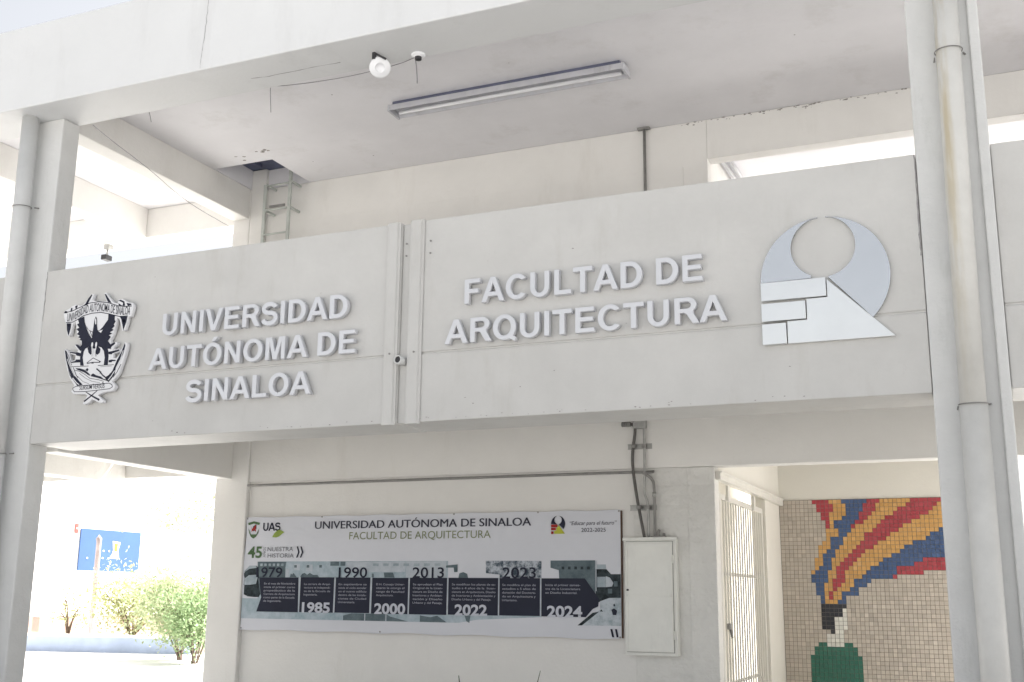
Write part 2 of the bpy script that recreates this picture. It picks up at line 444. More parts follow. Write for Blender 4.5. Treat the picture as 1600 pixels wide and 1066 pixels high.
b = MB(); b.box(4.80, 15, YB + 0.152, 8.0, 5.86, 6.12); b.build('ceiling', M['ceiling'], B)  # rear room ceiling, its unseen far part lengthened to cut the sun
# lid lying over the hatch
h = thing('roof_hatch_lid', 'dark blue lid closing the square roof hatch above the ladder', 'hatch', (0.2, 2.5, 6.13))
bx('lid_panel', M['hatch'], h, -0.25, 0.66, 2.10, 3.02, 6.122, 6.15)
bx('lid_rib', M['hatch'], h, 0.02, 0.06, 2.2, 2.72, 6.085, 6.1215)
bx('lid_latch', M['black'], h, 0.42, 0.50, 2.70, 2.78, 6.06, 6.1215)

M['mould'] = mat('mould_specks', (0.33, 0.31, 0.30), 0.9, var=0.2, vscale=20)
def specks(name, n, fx_, fy_, fz_, seed, size=(0.005, 0.018), axis='y'):
    R_ = random.Random(seed); q = MB()
    for _ in range(n):
        x, y, z = fx_(R_), fy_(R_), fz_(R_); r_ = R_.uniform(*size); k = R_.randint(5, 7); vs = []
        for i in range(k):
            a = 2 * PI * i / k; rr = r_ * R_.uniform(0.4, 1.1)
            vs.append(q.bm.verts.new((x + rr * math.cos(a) * 1.5, y, z + rr * math.sin(a) * 0.7) if axis == 'y' else (x + rr * math.cos(a) * 1.3, y + rr * math.sin(a), z)))
        q.bm.faces.new(vs)
    o_ = q.build(name, M['mould'], B); o_['kind'] = 'stuff'; return o_
specks('mould_specks', 70, lambda r: r.triangular(4.4, 6.7, 5.6), lambda r: YB - 0.0015, lambda r: ZC - 0.004 - abs(r.gauss(0, 0.014)), 5, (0.003, 0.013))
specks('paint_flakes', 9, lambda r: r.choice((0.30, 0.52, 0.62)) + r.gauss(0, 0.05), lambda r: 2.02 + r.gauss(0, 0.05), lambda r: ZC - 0.0015, 6, (0.008, 0.022), 'z')
specks('dirt_spots', 14, lambda r: r.uniform(0.3, 6.6), lambda r: -0.0012, lambda r: r.uniform(2.8, 4.12), 9, (0.003, 0.007))
specks('dirt_spots', 40, lambda r: r.triangular(0.1, 6.7, 5.5), lambda r: -0.0012, lambda r: 2.752 + abs(r.gauss(0, 0.012)), 12, (0.002, 0.007))
specks('paint_flakes', 8, lambda r: r.uniform(0.4, 6.5), lambda r: r.uniform(0.5, 2.6), lambda r: ZC - 0.0015, 8, (0.004, 0.012), 'z')

# beams across the corridor, both floors
for x1 in (0.0 - 0.16, -1.66, -3.26, -4.86, -6.5):
    b = MB(); b.box(x1 - 0.20, x1, 0.188, YB - 0.053 if x1 > -1 else YB + 0.045, 5.564, ZC - 0.001); b.build('ceiling_beam', M['inner'], B, 0.008)
    b = MB(); b.box(x1 - 0.20, x1, 0.462, YB - 0.053 if x1 > -1 else YB + 0.045, ZB + 0.002, 3.198); b.build('floor_beam', M['inner'], B, 0.008)
b = MB(); b.box(-9, -0.367, 2.932, 3.20, 5.560, ZC - 0.002); b.build('edge_beam', M['inner'], B, 0.008)
b = MB(); b.box(-9, -0.367, 2.932, 3.20, ZB + 0.06, 3.198); b.build('edge_beam', M['inner'], B, 0.008)
# upper floor slab
b = MB(); b.box(-9, -0.367, YB + 0.0005, 2.931, 3.20, 3.398); b.build('floor_slab', M['upper_floor'], B)
b = MB(); b.box(-9, 15, 0.462, YB - 0.0, 3.20, 3.398); b.build('floor_slab', M['upper_floor'], B)
b = MB(); b.box(4.405, 15, YB + 0.152, 6.4, 3.20, 3.398); b.build('floor_slab', M['upper_floor'], B)  # unseen left edge extended over the slot behind the gate to block sun

# corner pier at the end of the back wall
b = MB(); b.box(-0.365, 0.040, 2.83, 3.03, 0, 3.197); b.build('pier', M['inner'], B, 0.012)
b = MB(); b.box(-0.149, 0.040, 2.83, YB - 0.001, 3.40, 6.119); b.box(-0.365, -0.1495, 2.83, 3.03, 3.40, ZC - 0.002); b.build('pier', M['inner'], B, 0.012)

# back wall, ground floor
b = MB(); b.box(0.041, 4.14, YB, 3.03, 0, 2.70); b.build('back_wall', M['inner'], B)
b = MB(); b.box(4.141, 4.628, YB + 0.0, 3.03, 0, 2.70); b.build('back_wall', M['block'], B)
b = MB(); b.box(4.629, 4.868, YB - 0.012, 3.03, 0, 2.70); b.build('pilaster', M['block'], B, 0.008)
b = MB(); b.box(0.041, 13, YB - 0.030, 3.031, 2.702, 3.198); b.build('wall_beam', M['inner'], B, 0.008)
# back wall, upper floor, with the long window opening on the right
b = MB(); b.box(-0.149, 0.040, YB, 3.03, 3.40, ZC - 0.002); b.box(0.0405, 4.886, YB, 3.03, 3.40, ZC - 0.002); b.build('back_wall', M['inner'], B, 0.004)
b = MB(); b.box(0.60, 4.66, YB - 0.012, YB - 0.001, 3.40, 5.475); b.build('wall_panel', M['inner'], B, 0.003)
b = MB(); b.box(4.887, 13, YB, 3.03, 5.520, ZC - 0.002); b.build('window_head', M['inner'], B, 0.004)
b = MB(); b.box(4.887, 13, YB, 3.03, 3.40, 4.25); b.build('window_sill', M['inner'], B, 0.006)
# room behind the opening
b = MB(); b.box(4.66, 4.80, YB + 0.152, 6.4, 3.40, 5.858); b.build('side_wall', M['inner'], B)

# passage: left wall with gate opening, deep wall with the mural
b = MB(); b.box(4.72, 4.868, 5.12, 6.05, 0, 3.198); b.box(4.72, 4.868, 3.031, 5.119, 2.64, 3.198)
b.build('passage_wall', M['cream'], B, 0.006)
b = MB(); b.box(4.869, 7.26, 5.925, 6.05, 0, 3.198); b.build('passage_end_wall', M['cream'], B)
b = MB(); b.box(4.28, 4.40, 3.2, 9.5, 0, 3.0); b.build('yard_wall', M['cream'], B)

# mosaic mural ------------------------------------------------------
ROWS = ['B0 R8 Y12 U15 R21 Y24 R31', 'B0 R9 Y13 U16 R20 Y23 R30 Y37', 'B0 R9 Y13 U16 R20 Y23 R28 Y36', 'B0 R10 Y12 U16 R19 Y22 R27 Y35',
 'B0 R10 Y12 U15 R19 Y21 R25 Y33', 'B0 R11 Y12 U13 R18 Y20 R24 Y31', 'B0 R11 Y12 U13 R17 Y18 R23 Y29', 'B0 Y11 U14 Y17 R22 Y28 U37',
 'B0 Y11 U14 Y16 R20 Y26 U35', 'B0 Y11 U12 Y15 R20 Y25 U34', 'B0 Y10 U12 Y15 R19 Y23 U31', 'B0 Y9 U12 Y14 R18 Y22 U29',
 'B0 Y9 U11 Y13 R17 Y20 U28', 'B0 Y9 U10 Y13 R16 Y19 U26', 'B0 Y8 U10 Y12 R15 Y18 U24 R33', 'B0 Y8 U10 Y12 R14 Y17 U23 R31',
 'B0 Y8 U9 Y12 R13 Y16 U21 R27', 'B0 Y7 U8 Y11 R13 Y15 U20 R27 B33', 'B0 U7 Y11 R13 Y15 U19 R26 B27', 'B0 U7 Y11 R12 Y15 U17 B21',
 'B0 U8 Y10 R12 Y14 U17 B20', 'B0 U8 Y10 R12 Y13 U16 B18', 'B0 U8 Y10 R11 Y12 U14 B18', 'B0 U9 Y10 R11 Y12 U14 B15', 'B0 U9 Y10 U13 B15',
 'B0 K9 B15', 'B0 K9 W14 B15', 'B0 K9 W14 B15', 'B0 K9 W12 B15', 'B0 K9 W12 B15', 'B0 K9 W12 B15', 'B0 K11 W12 B14', 'B0 W10 B14', 'B0 W10 B14',
 'B0 G8 W10 G14 B16', 'B0 G7 B17', 'B0 G7 B17'] + ['B0 G6 B18'] * 11 + ['B0 G7 B17', 'B0 G8 B16'] + ['B0'] * 9
COLS = {'B': (0.46, 0.41, 0.35), 'R': (0.36, 0.036, 0.05), 'Y': (0.55, 0.31, 0.095), 'U': (0.04, 0.085, 0.20), 'K': (0.014, 0.015, 0.022), 'W': (0.66, 0.65, 0.60), 'G': (0.018, 0.125, 0.082)}
mural = thing('mosaic_mural', 'mosaic mural of red, yellow and blue flames above a green bottle shape in the passage', 'mural', (6, 5.92, 0))
PITCH_T, MX, MZ, MY = 0.0440, 4.872, 2.645, 5.914
b = MB(); b.box(4.870, 4.872 + PITCH_T * 54, MY + 0.002, 5.924, 0.02, MZ + 0.004); b.build('grout_bed', M['grout'], mural)
b = MB(); cl = b.bm.loops.layers.color.new('Col'); rt = random.Random(3)
for r, row in enumerate(ROWS):
    segs = [(t[0], int(t[1:])) for t in row.split()]
    for k in range(54):
        ch = [s_ for s_, a in segs if a <= k][-1]
        base = COLS[ch]
        f = 1 + rt.gauss(0, 0.05); glint = rt.random()
        col = tuple(min(1, c_ * f + (0.05 if glint > 0.975 and ch in 'YB' else 0)) for c_ in base)  # a few tiles are lightened as painted glints
        x0 = MX + k * PITCH_T + 0.0018 + rt.gauss(0, 0.0005); x1 = x0 + PITCH_T - 0.0036; z1 = MZ - r * PITCH_T - 0.0018; z0 = z1 - PITCH_T + 0.0036
        tx, tz = rt.gauss(0, 0.022), rt.gauss(0, 0.022)
        fr = []
        for (x, z) in ((x0, z0), (x1, z0), (x1, z1), (x0, z1)):
            fr.append(b.bm.verts.new((x, MY - 0.003 + (x - (x0 + x1) / 2) * tx + (z - (z0 + z1) / 2) * tz, z)))
        bk = [b.bm.verts.new((v.co.x, MY + 0.003, v.co.z)) for v in fr]
        fs = [b.bm.faces.new(fr)] + [b.bm.faces.new([fr[i], bk[i], bk[(i + 1) % 4], fr[(i + 1) % 4]]) for i in range(4)]
        for f_ in fs:
            for lp in f_.loops: lp[cl] = tuple(x_ ** (1 / 2.2) for x_ in col) + (1,)
b.build('mosaic_tiles', M['tiles'], mural)

# sliding gate in the passage ---------------------------------------
gt = thing('barred_gate', 'cream barred steel gate on the left side of the passage', 'gate', (4.80, 4.05, 0))
b = MB()
GX0, GX1, GY0, GY1, GZ1 = 4.80, 4.84, 3.16, 5.10, 2.50
b.box(GX0, GX1, GY0, GY0 + 0.05, 0.05, GZ1); b.box(GX0, GX1, GY1 - 0.05, GY1, 0.05, GZ1)
b.box(GX0, GX1, GY0 + 0.0505, GY1 - 0.0505, GZ1 - 0.05, GZ1); b.box(GX0, GX1, GY0 + 0.0505, GY1 - 0.0505, 0.05, 0.10)
b.build('gate_frame', M['gate'], gt, 0.003)
b = MB()
n = 17
for i in range(n):
    y = GY0 + 0.05 + (GY1 - GY0 - 0.1) * (i + 0.5) / n
    b.box(GX0 + 0.012, GX1 - 0.012, y - 0.008, y + 0.008, 0.10, GZ1 - 0.05)
b.build('bars', M['gate'], gt)
b = MB()
for z in (1.79, 0.85): b.box(GX0 + 0.002, GX0 + 0.0115, GY0 + 0.05, GY1 - 0.05, z, z + 0.03)
b.build('cross_rail', M['gate'], gt)
b = MB(); b.tube([(4.862, 3.33, 1.33), (4.875, 3.33, 1.28), (4.875, 3.34, 1.26)], 0.012, 8); b.box(4.841, 4.868, 3.29, 3.36, 1.33, 1.38)
b.build('padlock', M['dark_pipe'], gt)
tr = MB(); tr.prism_y([(4.869, 2.59), (4.869, 2.665), (4.93, 2.665), (4.93, 2.655), (4.915, 2.645), (4.915, 2.59)], 2.90, 5.905)
tag(tr.build('gate_track', M['gate'], bevel=0.003), 'cream steel track along the passage wall above the barred gate', 'rail')
# hanger brackets of the gate
for y_ in (3.40, 4.55):
    b = MB(); b.box(4.842, 4.866, y_, y_ + 0.07, 2.45, 2.585); b.build('hanger', M['gate'], gt)

# ================================================================== THINGS ON THE FACADE
def downpipe(name, label, x, xt, z1, collars, stain):
    p = thing(name, label, 'drainpipe', (x, -0.1, 0), 'drainpipes on the facade columns')
    b = MB(); b.tube([(x, -0.1, 0.0), (x, -0.1, collars[0]), ], 0.0745, 28); b.build('pipe_section', stain, p)
    b = MB(); b.tube([(x, -0.1, collars[0] - 0.002), (x + (xt - x) * 0.5, -0.1, (collars[0] + z1) / 2), (xt, -0.1, z1)], 0.069, 28, cap=True); b.build('pipe_section', stain, p)
    for z in collars:
        xx = x + (xt - x) * max(0, (z - collars[0])) / (z1 - collars[0])
        b = MB()
        ring = [(xx + 0.0765 * math.cos(a), -0.1 + 0.0765 * math.sin(a), z + 0.004 * math.sin(a)) for a in [2 * PI * i / 32 for i in range(33)]]
        b.tube(ring, 0.0035, 6)
        b.tube([(xx - 0.08, -0.04, z), (xx - 0.085, -0.001, z - 0.01)], 0.004, 6); b.tube([(xx + 0.08, -0.04, z + 0.004), (xx + 0.088, -0.001, z + 0.012)], 0.006, 6)
        b.build('wire_tie', M['dark_pipe'], p)
    return p
# stained paint for the right pipe: an ochre streak that runs down its front
def streak_pipe():
    m = mat('stained_pipe', (0.65, 0.645, 0.62), 0.42, var=0.035, vscale=6, bump=0.35, bscale=60, bump2=0.2, bscale2=9)
    n = m.node_tree.nodes; l = m.node_tree.links; b = n['Principled BSDF']
    tc = [x for x in n if x.type == 'TEX_COORD'][0]
    src = b.inputs['Base Color'].links[0].from_socket
    sp = n.new('ShaderNodeSeparateXYZ'); l.new(tc.outputs['Object'], sp.inputs[0])
    no = n.new('ShaderNodeTexNoise'); no.inputs['Scale'].default_value = 7; no.inputs['Detail'].default_value = 8
    mp = n.new('ShaderNodeMapping'); mp.inputs['Scale'].default_value = (3, 3, 0.35); l.new(tc.outputs['Object'], mp.inputs[0]); l.new(mp.outputs[0], no.inputs['Vector'])
    def math_(op, a, c=None, v=None):
        q = n.new('ShaderNodeMath'); q.operation = op
        l.new(a, q.inputs[0])
        if c is not None: l.new(c, q.inputs[1])
        if v is not None: q.inputs[1].default_value = v
        return q.outputs[0]
    d = math_('ABSOLUTE', math_('ADD', sp.outputs['X'], v=0.022))
    band = n.new('ShaderNodeMapRange'); band.inputs['From Min'].default_value = 0.045; band.inputs['From Max'].default_value = 0.012
    l.new(d, band.inputs['Value'])
    hi = n.new('ShaderNodeMapRange'); hi.inputs['From Min'].default_value = 2.5; hi.inputs['From Max'].default_value = 4.2
    l.new(sp.outputs['Z'], hi.inputs['Value'])
    nn = n.new('ShaderNodeMapRange'); nn.inputs['From Min'].default_value = 0.35; nn.inputs['From Max'].default_value = 0.6
    l.new(no.outputs['Fac'], nn.inputs['Value'])
    fac = math_('MULTIPLY', math_('MULTIPLY', math_('MULTIPLY', band.outputs[0], hi.outputs[0]), nn.outputs[0]), v=0.72)
    mx = n.new('ShaderNodeMix'); mx.data_type = 'RGBA'; l.new(fac, mx.inputs[0]); l.new(src, mx.inputs[6]); mx.inputs[7].default_value = (0.47, 0.39, 0.23, 1)
    n3 = n.new('ShaderNodeTexNoise'); n3.inputs['Scale'].default_value = 16; n3.inputs['Detail'].default_value = 8; n3.inputs['Roughness'].default_value = 0.8
    l.new(mp.outputs[0], n3.inputs['Vector'])
    m3 = n.new('ShaderNodeMapRange'); m3.inputs['From Min'].default_value = 0.66; m3.inputs['From Max'].default_value = 0.75; m3.inputs['To Max'].default_value = 0.6
    l.new(n3.outputs['Fac'], m3.inputs['Value'])
    mx2 = n.new('ShaderNodeMix'); mx2.data_type = 'RGBA'; l.new(m3.outputs[0], mx2.inputs[0]); l.new(mx.outputs[2], mx2.inputs[6]); mx2.inputs[7].default_value = (0.26, 0.25, 0.22, 1)
    l.new(mx2.outputs[2], b.inputs['Base Color'])
    return m
M['stained_pipe'] = streak_pipe()
downpipe('drainpipe', 'clean white drainpipe in front of the left column', -0.24, -0.27, ZU - 0.001, (2.66, 4.74), M['pipe'])
downpipe('drainpipe', 'white drainpipe with a yellow stain on the right column', 7.005, 7.035, ZU - 0.001, (2.647, 4.75), M['stained_pipe'])

sp = thing('drain_spout', 'short white spout pipe poking out of the joint in the balcony front', 'spout', (3.38, 0, 3.17))
b = MB()
for ra in (0,):
    a = [(0.031, -0.075), (0.031, 0.049), (0.0, 0.049)]
    b.lathe([(0.023, 0.0), (0.023, 0.075), (0.031, 0.075), (0.031, -0.05), (0.0, -0.05)], 20)
o = b.build('spout_tube', M['pipe'], None)
o.data.transform(Matrix.Rotation(PI / 2, 4, 'X')); o.parent = sp
b = MB(); b.lathe([(0.0, 0.064), (0.0228, 0.064)], 20); o = b.build('spout_shade_disc', M['black'], None); o.data.transform(Matrix.Rotation(PI / 2, 4, 'X')); o.parent = sp  # black disc painted in for the shade inside the spout mouth

# raised lettering
s1 = thing('university_sign', 'raised grey metal letters reading UNIVERSIDAD AUTÓNOMA DE SINALOA on the left balcony panel', 'sign', (2.1, 0, 3.2))
sign_line('UNIVERSIDAD', 1.298, 2.950, 3.513, 0.172, s1)
sign_line('AUTÓNOMA DE', 1.192, 3.024, 3.249, 0.168, s1)
sign_line('SINALOA', 1.572, 2.672, 2.978, 0.168, s1)
s2 = thing('faculty_sign', 'raised pale metal letters reading FACULTAD DE ARQUITECTURA on the right balcony panel', 'sign', (4.7, 0, 3.4))
sign_line('FACULTAD DE', 3.871, 5.512, 3.520, 0.172, s2)
sign_line('ARQUITECTURA', 3.727, 5.657, 3.251, 0.168, s2)

# faculty emblem: crescents, three bars and a triangle
em = thing('faculty_emblem', 'large brushed aluminium emblem of two crescents, three bars and a triangle', 'emblem', (6.24, 0, 3.4))
CX, OZ, OR, IZ, IR = 6.240, 3.470, 0.376, 3.661, 0.189
def ell(cx, cz, r, a0, a1, n=30): return arc(cx, cz, r, r, a0, a1, n)
curve_fill('crescent', [ell(CX, OZ, OR, 180, 93.5) + ell(CX, IZ, IR, 97.0, 246) + [(6.163, 3.472)]], -0.006, 0.022, M['alu'], em, 0.0015)
curve_fill('crescent', [ell(CX, OZ, OR, 86.5, -45.5) + [(6.262, 3.470)] + ell(CX, IZ, IR, 278, 443)], -0.006, 0.022, M['alu'], em, 0.0015)
curve_fill('bar', [[(5.864, 3.352), (5.864, 3.465), (6.248, 3.465), (6.248, 3.352)]], -0.006, 0.036, M['alu_lit'], em, 0.0015)
curve_fill('bar', [[(5.863, 3.224), (5.863, 3.334), (6.124, 3.334), (6.124, 3.224)]], -0.006, 0.036, M['alu_lit'], em, 0.0015)
curve_fill('bar', [[(5.863, 3.081), (5.863, 3.208), (6.006, 3.208), (6.006, 3.081)]], -0.006, 0.036, M['alu_lit'], em, 0.0015)
curve_fill('triangle', [[(6.011, 3.081), (6.011, 3.219), (6.129, 3.219), (6.129, 3.347), (6.252, 3.347), (6.252, 3.458), (6.622, 3.081)]], -0.006, 0.022, M['alu_lit'], em, 0.0015)

# university crest: cut-out white board with navy print -------------
CRX, CRZ = 0.60, 3.28
_K = 1746.03
def pxp(u, v, y=-0.045):      # outline points of the crest, brought onto its own plane
    d = _r2 * (u - 800) / _K + _u2 * (533 - v) / _K + _f
    o_ = cam.matrix_world.translation
    t = (y - o_.y) / d.y
    p = o_ + d * t
    return (p.x, p.z)
def A_(*pts): return [pxp(90 + x / 11.22, 450 + y / 11.22) for x, y in pts]
def B_(*pts): return [pxp(90 + x / 9.69, 530 + y / 9.69) for x, y in pts]
cr = thing('university_crest', 'cut-out white crest board printed in navy with an eagle, ribbon and book', 'crest', (CRX, 0, CRZ))
outline = A_((112, 415), (150, 392), (230, 345), (245, 325), (320, 292), (352, 300), (400, 308), (440, 300), (520, 225), (600, 102), (637, 108), (600, 215), (700, 236), (860, 238), (812, 90), (845, 78), (905, 170), (980, 258), (1052, 272), (1068, 203), (1130, 195), (1190, 225), (1240, 250), (1312, 262), (1332, 300), (1312, 400), (1285, 490), (1232, 512), (1218, 600), (1178, 740), (1128, 748), (1100, 620), (1080, 545), (1040, 520), (1032, 570), (1018, 640), (1003, 690), (988, 760), (965, 830), (925, 905)) \
    + B_((812, 112), (880, 38), (908, 62), (852, 118), (832, 165), (932, 138), (955, 178), (842, 218), (842, 285), (878, 292), (930, 240), (978, 130), (1018, 48), (1052, 60), (1042, 150), (1002, 290), (962, 400), (932, 500), (872, 590), (812, 642), (852, 668), (872, 722), (832, 782), (700, 802), (632, 832), (602, 850), (692, 922), (688, 962), (622, 962), (520, 912), (470, 962), (402, 992), (378, 972), (428, 892), (448, 850), (400, 832), (240, 832), (203, 792), (228, 742), (250, 702), (188, 600), (148, 480), (118, 330), (98, 180), (112, 148), (150, 178), (182, 260), (202, 335), (262, 315), (270, 245), (176, 220), (182, 180), (288, 205), (312, 170), (255, 97), (278, 70), (348, 125), (366, 105), (355, 60)) \
    + A_((385, 905), (338, 820), (328, 720), (318, 612), (305, 592), (258, 650), (228, 780), (200, 852), (165, 832), (148, 640), (118, 540), (103, 430))
curve_fill('crest_board', [outline], -0.010, 0.035, M['white'], cr, 0.002)
YP = -0.0455
def ink(name, *polys, m='crest_ink', lift=0.0):
    for p in polys: curve_fill(name, [p], YP - lift, 0.0015, M[m], cr)
ink('feather', A_((440, 320), (490, 280), (540, 190), (600, 115), (612, 122), (565, 215), (522, 300)))
ink('feather', A_((826, 100), (852, 115), (900, 190), (948, 265), (885, 250), (850, 170)))
ink('ribbon_curl', A_((120, 430), (140, 405), (172, 415), (170, 442), (130, 446)), A_((226, 415), (240, 355), (262, 348), (256, 410)), A_((310, 322), (352, 303), (350, 332), (322, 388)))
ink('ribbon_curl', A_((1065, 222), (1110, 208), (1172, 240), (1184, 312), (1140, 312), (1152, 262), (1100, 236)), A_((1070, 270), (1135, 312), (1075, 308)), A_((1212, 265), (1282, 275), (1300, 300), (1232, 316)))
ink('ribbon_edge', thick(A_((150, 610), (270, 600), (370, 545), (450, 490), (600, 445), (760, 430), (900, 455), (1080, 500), (1230, 492)), 0.006))
ink('ribbon_edge', thick(A_((112, 440), (250, 410), (420, 330), (560, 268), (720, 243), (900, 263), (1060, 315), (1200, 325), (1300, 318)), 0.006))
ink('ribbon_tail', A_((160, 622), (240, 622), (232, 700), (205, 800), (190, 838), (166, 740)), A_((192, 640), (215, 650), (205, 690), (190, 675)))
ink('ribbon_tail', A_((1090, 502), (1225, 502), (1206, 600), (1152, 738), (1136, 640), (1118, 548)), A_((1150, 550), (1185, 560), (1172, 620), (1150, 590)))
ink('eagle', A_((362, 552), (470, 503), (478, 600), (498, 662), (545, 735), (598, 762), (622, 768), (638, 660), (652, 560), (675, 503), (692, 545), (692, 650), (702, 742), (740, 745), (795, 690), (850, 612), (888, 560), (898, 456), (1006, 482), (1002, 560), (1022, 590), (987, 640), (1002, 670), (952, 720), (987, 735), (917, 780), (962, 800), (902, 832), (937, 860), (885, 930), (930, 990), (940, 1062), (850, 1070), (760, 1040), (718, 1030), (700, 1062), (655, 1066), (610, 1062), (590, 1030), (540, 1040), (480, 1072), (372, 1062), (430, 1000), (428, 930), (388, 910), (410, 890), (365, 866), (392, 840), (345, 812), (380, 770), (335, 722), (385, 700), (345, 642), (382, 620)), lift=0.0016)
ink('feather_slit', A_((500, 668), (530, 740), (575, 850), (545, 760)), A_((530, 720), (600, 880), (612, 872), (570, 760)), A_((585, 765), (612, 840), (618, 780)), A_((715, 752), (765, 790), (800, 735), (745, 755)), A_((664, 560), (668, 640), (686, 640), (686, 560), (676, 530)), m='white', lift=0.0036)
ink('cog', B_((345, 402), (342, 300), (348, 230), (368, 150), (405, 95), (440, 62), (500, 72), (440, 112), (396, 190), (380, 280), (396, 402)))
ink('cog', B_((700, 392), (716, 280), (702, 180), (645, 92), (622, 72), (700, 60), (745, 95), (768, 180), (772, 260), (760, 392)))
ink('ray', B_((270, 85), (298, 80), (378, 140), (352, 182), (322, 152)), B_((190, 192), (280, 204), (300, 198), (348, 214), (348, 262), (288, 250), (278, 226), (190, 211)), B_((206, 346), (270, 330), (280, 310), (342, 310), (342, 352), (282, 356), (210, 361)))
ink('ray', B_((772, 98), (860, 50), (875, 66), (812, 122), (802, 152), (770, 140)), B_((772, 192), (820, 184), (934, 154), (941, 176), (832, 214), (822, 230), (774, 230)), B_((776, 322), (820, 310), (880, 316), (880, 331), (826, 336), (816, 350), (774, 352)))
ink('talons', B_((455, 130), (512, 105), (530, 132), (522, 222), (500, 238), (470, 205)), B_((582, 125), (610, 105), (650, 150), (640, 205), (605, 238), (576, 215)))
ink('leg', arc(*B_((530, 88))[0], 0.0095, 0.021, 0, 360, 14)[:-1], arc(*B_((590, 86))[0], 0.0095, 0.022, 0, 360, 14)[:-1], thick(B_((528, 120), (532, 190), (528, 262)), 0.009), thick(B_((590, 120), (572, 190), (572, 262)), 0.009), m='white', lift=0.0036)
ink('leg_line', thick(B_((522, 120), (524, 190), (516, 262)), 0.0028), thick(B_((584, 160), (580, 200), (584, 262)), 0.0028))
ink('feather_slit', thick(B_((150, 300), (205, 440), (262, 560)), 0.0045), thick(B_((235, 590), (290, 660), (330, 692)), 0.007), thick(B_((1000, 170), (950, 330), (890, 440)), 0.005), thick(B_((870, 480), (820, 560), (772, 620)), 0.007), m='white', lift=0.0030)
ink('landscape', thick(B_((650, 420), (740, 412), (820, 408)), 0.002), thick(B_((330, 520), (420, 590), (520, 640), (640, 660)), 0.0022), thick(B_((300, 560), (380, 640), (480, 680)), 0.0022), thick(B_((620, 470), (660, 500), (640, 520)), 0.006), B_((420, 470), (450, 440), (470, 455), (455, 490)), B_((520, 690), (545, 678), (560, 690)), B_((670, 668), (690, 650), (700, 668)))
ink('pinion', thick(B_((160, 420), (178, 520), (215, 600)), 0.004), thick(B_((240, 430), (280, 540), (310, 590)), 0.004), thick(B_((960, 380), (900, 500), (840, 580)), 0.004), thick(B_((800, 520), (770, 560), (740, 570)), 0.006), thick(B_((130, 180), (170, 260), (215, 400)), 0.003))
ink('book', thick(B_((445, 362), (540, 285), (652, 342)), 0.0045), thick(B_((445, 370), (540, 352), (640, 352)), 0.006), B_((505, 352), (545, 350), (545, 372), (510, 368)), B_((628, 330), (660, 342), (635, 358)))
ink('landscape', thick(B_((200, 420), (330, 414), (470, 408)), 0.004), thick(B_((612, 400), (850, 388)), 0.004), B_((272, 440), (340, 445), (402, 462), (452, 500), (502, 548), (480, 553), (400, 502), (302, 466)), B_((502, 562), (520, 530), (542, 522), (582, 547), (660, 570), (690, 600), (775, 622), (768, 640), (622, 592)))
ink('landscape', thick(B_((260, 470), (340, 490), (420, 540), (490, 595), (620, 615), (700, 640)), 0.0035), thick(B_((590, 448), (640, 490), (680, 545), (740, 590)), 0.010))
ink('left_feather', B_((112, 165), (131, 182), (192, 400), (252, 550), (300, 600), (332, 640), (380, 692), (300, 708), (212, 580), (160, 440), (128, 300)))
ink('right_feather', B_((1018, 62), (1026, 100), (992, 230), (932, 332), (882, 430), (862, 540), (772, 652), (718, 590), (782, 540), (832, 480), (900, 320), (970, 190)))
ink('motto_ribbon', thick(B_((232, 742), (282, 715), (782, 667), (822, 690), (832, 722), (790, 752), (420, 795), (258, 798), (232, 770), (232, 744)), 0.0045))
ink('quill', thick(B_((430, 802), (520, 860), (632, 922)), lambda t: 0.005 + 0.01 * t), thick(B_((602, 780), (500, 868), (402, 945)), lambda t: 0.005 + 0.008 * t))
# ribbon lettering follows the ribbon
def text_on_path(name, s, path, h, y, m, parent, bold=0.0):
    me = text_mesh(s, bold); xs = [v.co.x for v in me.vertices]; a, b = min(xs), max(xs)
    L = [0]
    for p, q in zip(path[:-1], path[1:]): L.append(L[-1] + math.hypot(q[0] - p[0], q[1] - p[1]))
    for v in me.vertices:
        d = (v.co.x - a) / (b - a) * L[-1]
        i = max(k for k in range(len(path) - 1) if L[k] <= d + 1e-9)
        t = (d - L[i]) / (L[i + 1] - L[i]); p, q = path[i], path[i + 1]
        v.co = (p[0] + (q[0] - p[0]) * t, y, p[1] + (q[1] - p[1]) * t + v.co.y / 0.69 * h)
    return link(name, me, m, parent)
text_on_path('ribbon_lettering', 'UNIVERSIDAD AUTONOMA DE SINALOA', A_((165, 590), (270, 575), (370, 515), (450, 460), (600, 418), (760, 405), (900, 428), (1080, 472), (1270, 470)), 0.066, YP - 0.0012, M['crest_ink'], cr, 0.004)
text_on_path('motto_lettering', 'SURSUM VERSUS', B_((330, 772), (710, 740)), 0.034, YP - 0.0012, M['crest_ink'], cr, 0.004)

# ================================================================== BANNER ON THE BACK WALL
BX, BZ, BY = 0.045, 1.244, 2.852
M['banner'] = mat('banner_vinyl', (0.63, 0.645, 0.70), 0.35, var=0.015, vscale=1.5, bump=0.0, bump2=0.6, bscale2=2.6)
M['ink_navy'] = mat('print_navy', (0.022, 0.025, 0.045), 0.4, var=0.08, vscale=3)
M['ink_dark'] = mat('print_charcoal', (0.050, 0.052, 0.075), 0.4, var=0.05)
M['ink_green'] = mat('print_olive', (0.24, 0.27, 0.16), 0.4, var=0.05)
M['ink_leaf'] = mat('print_green', (0.09, 0.16, 0.075), 0.4, var=0.1, vscale=8)
M['ink_lime'] = mat('print_lime', (0.30, 0.40, 0.09), 0.4, var=0.1, vscale=8)
M['ink_grey'] = mat('print_grey', (0.17, 0.18, 0.20), 0.4, var=0.05)
M['ink_white'] = mat('print_white', (0.55, 0.57, 0.64), 0.4, var=0.02)
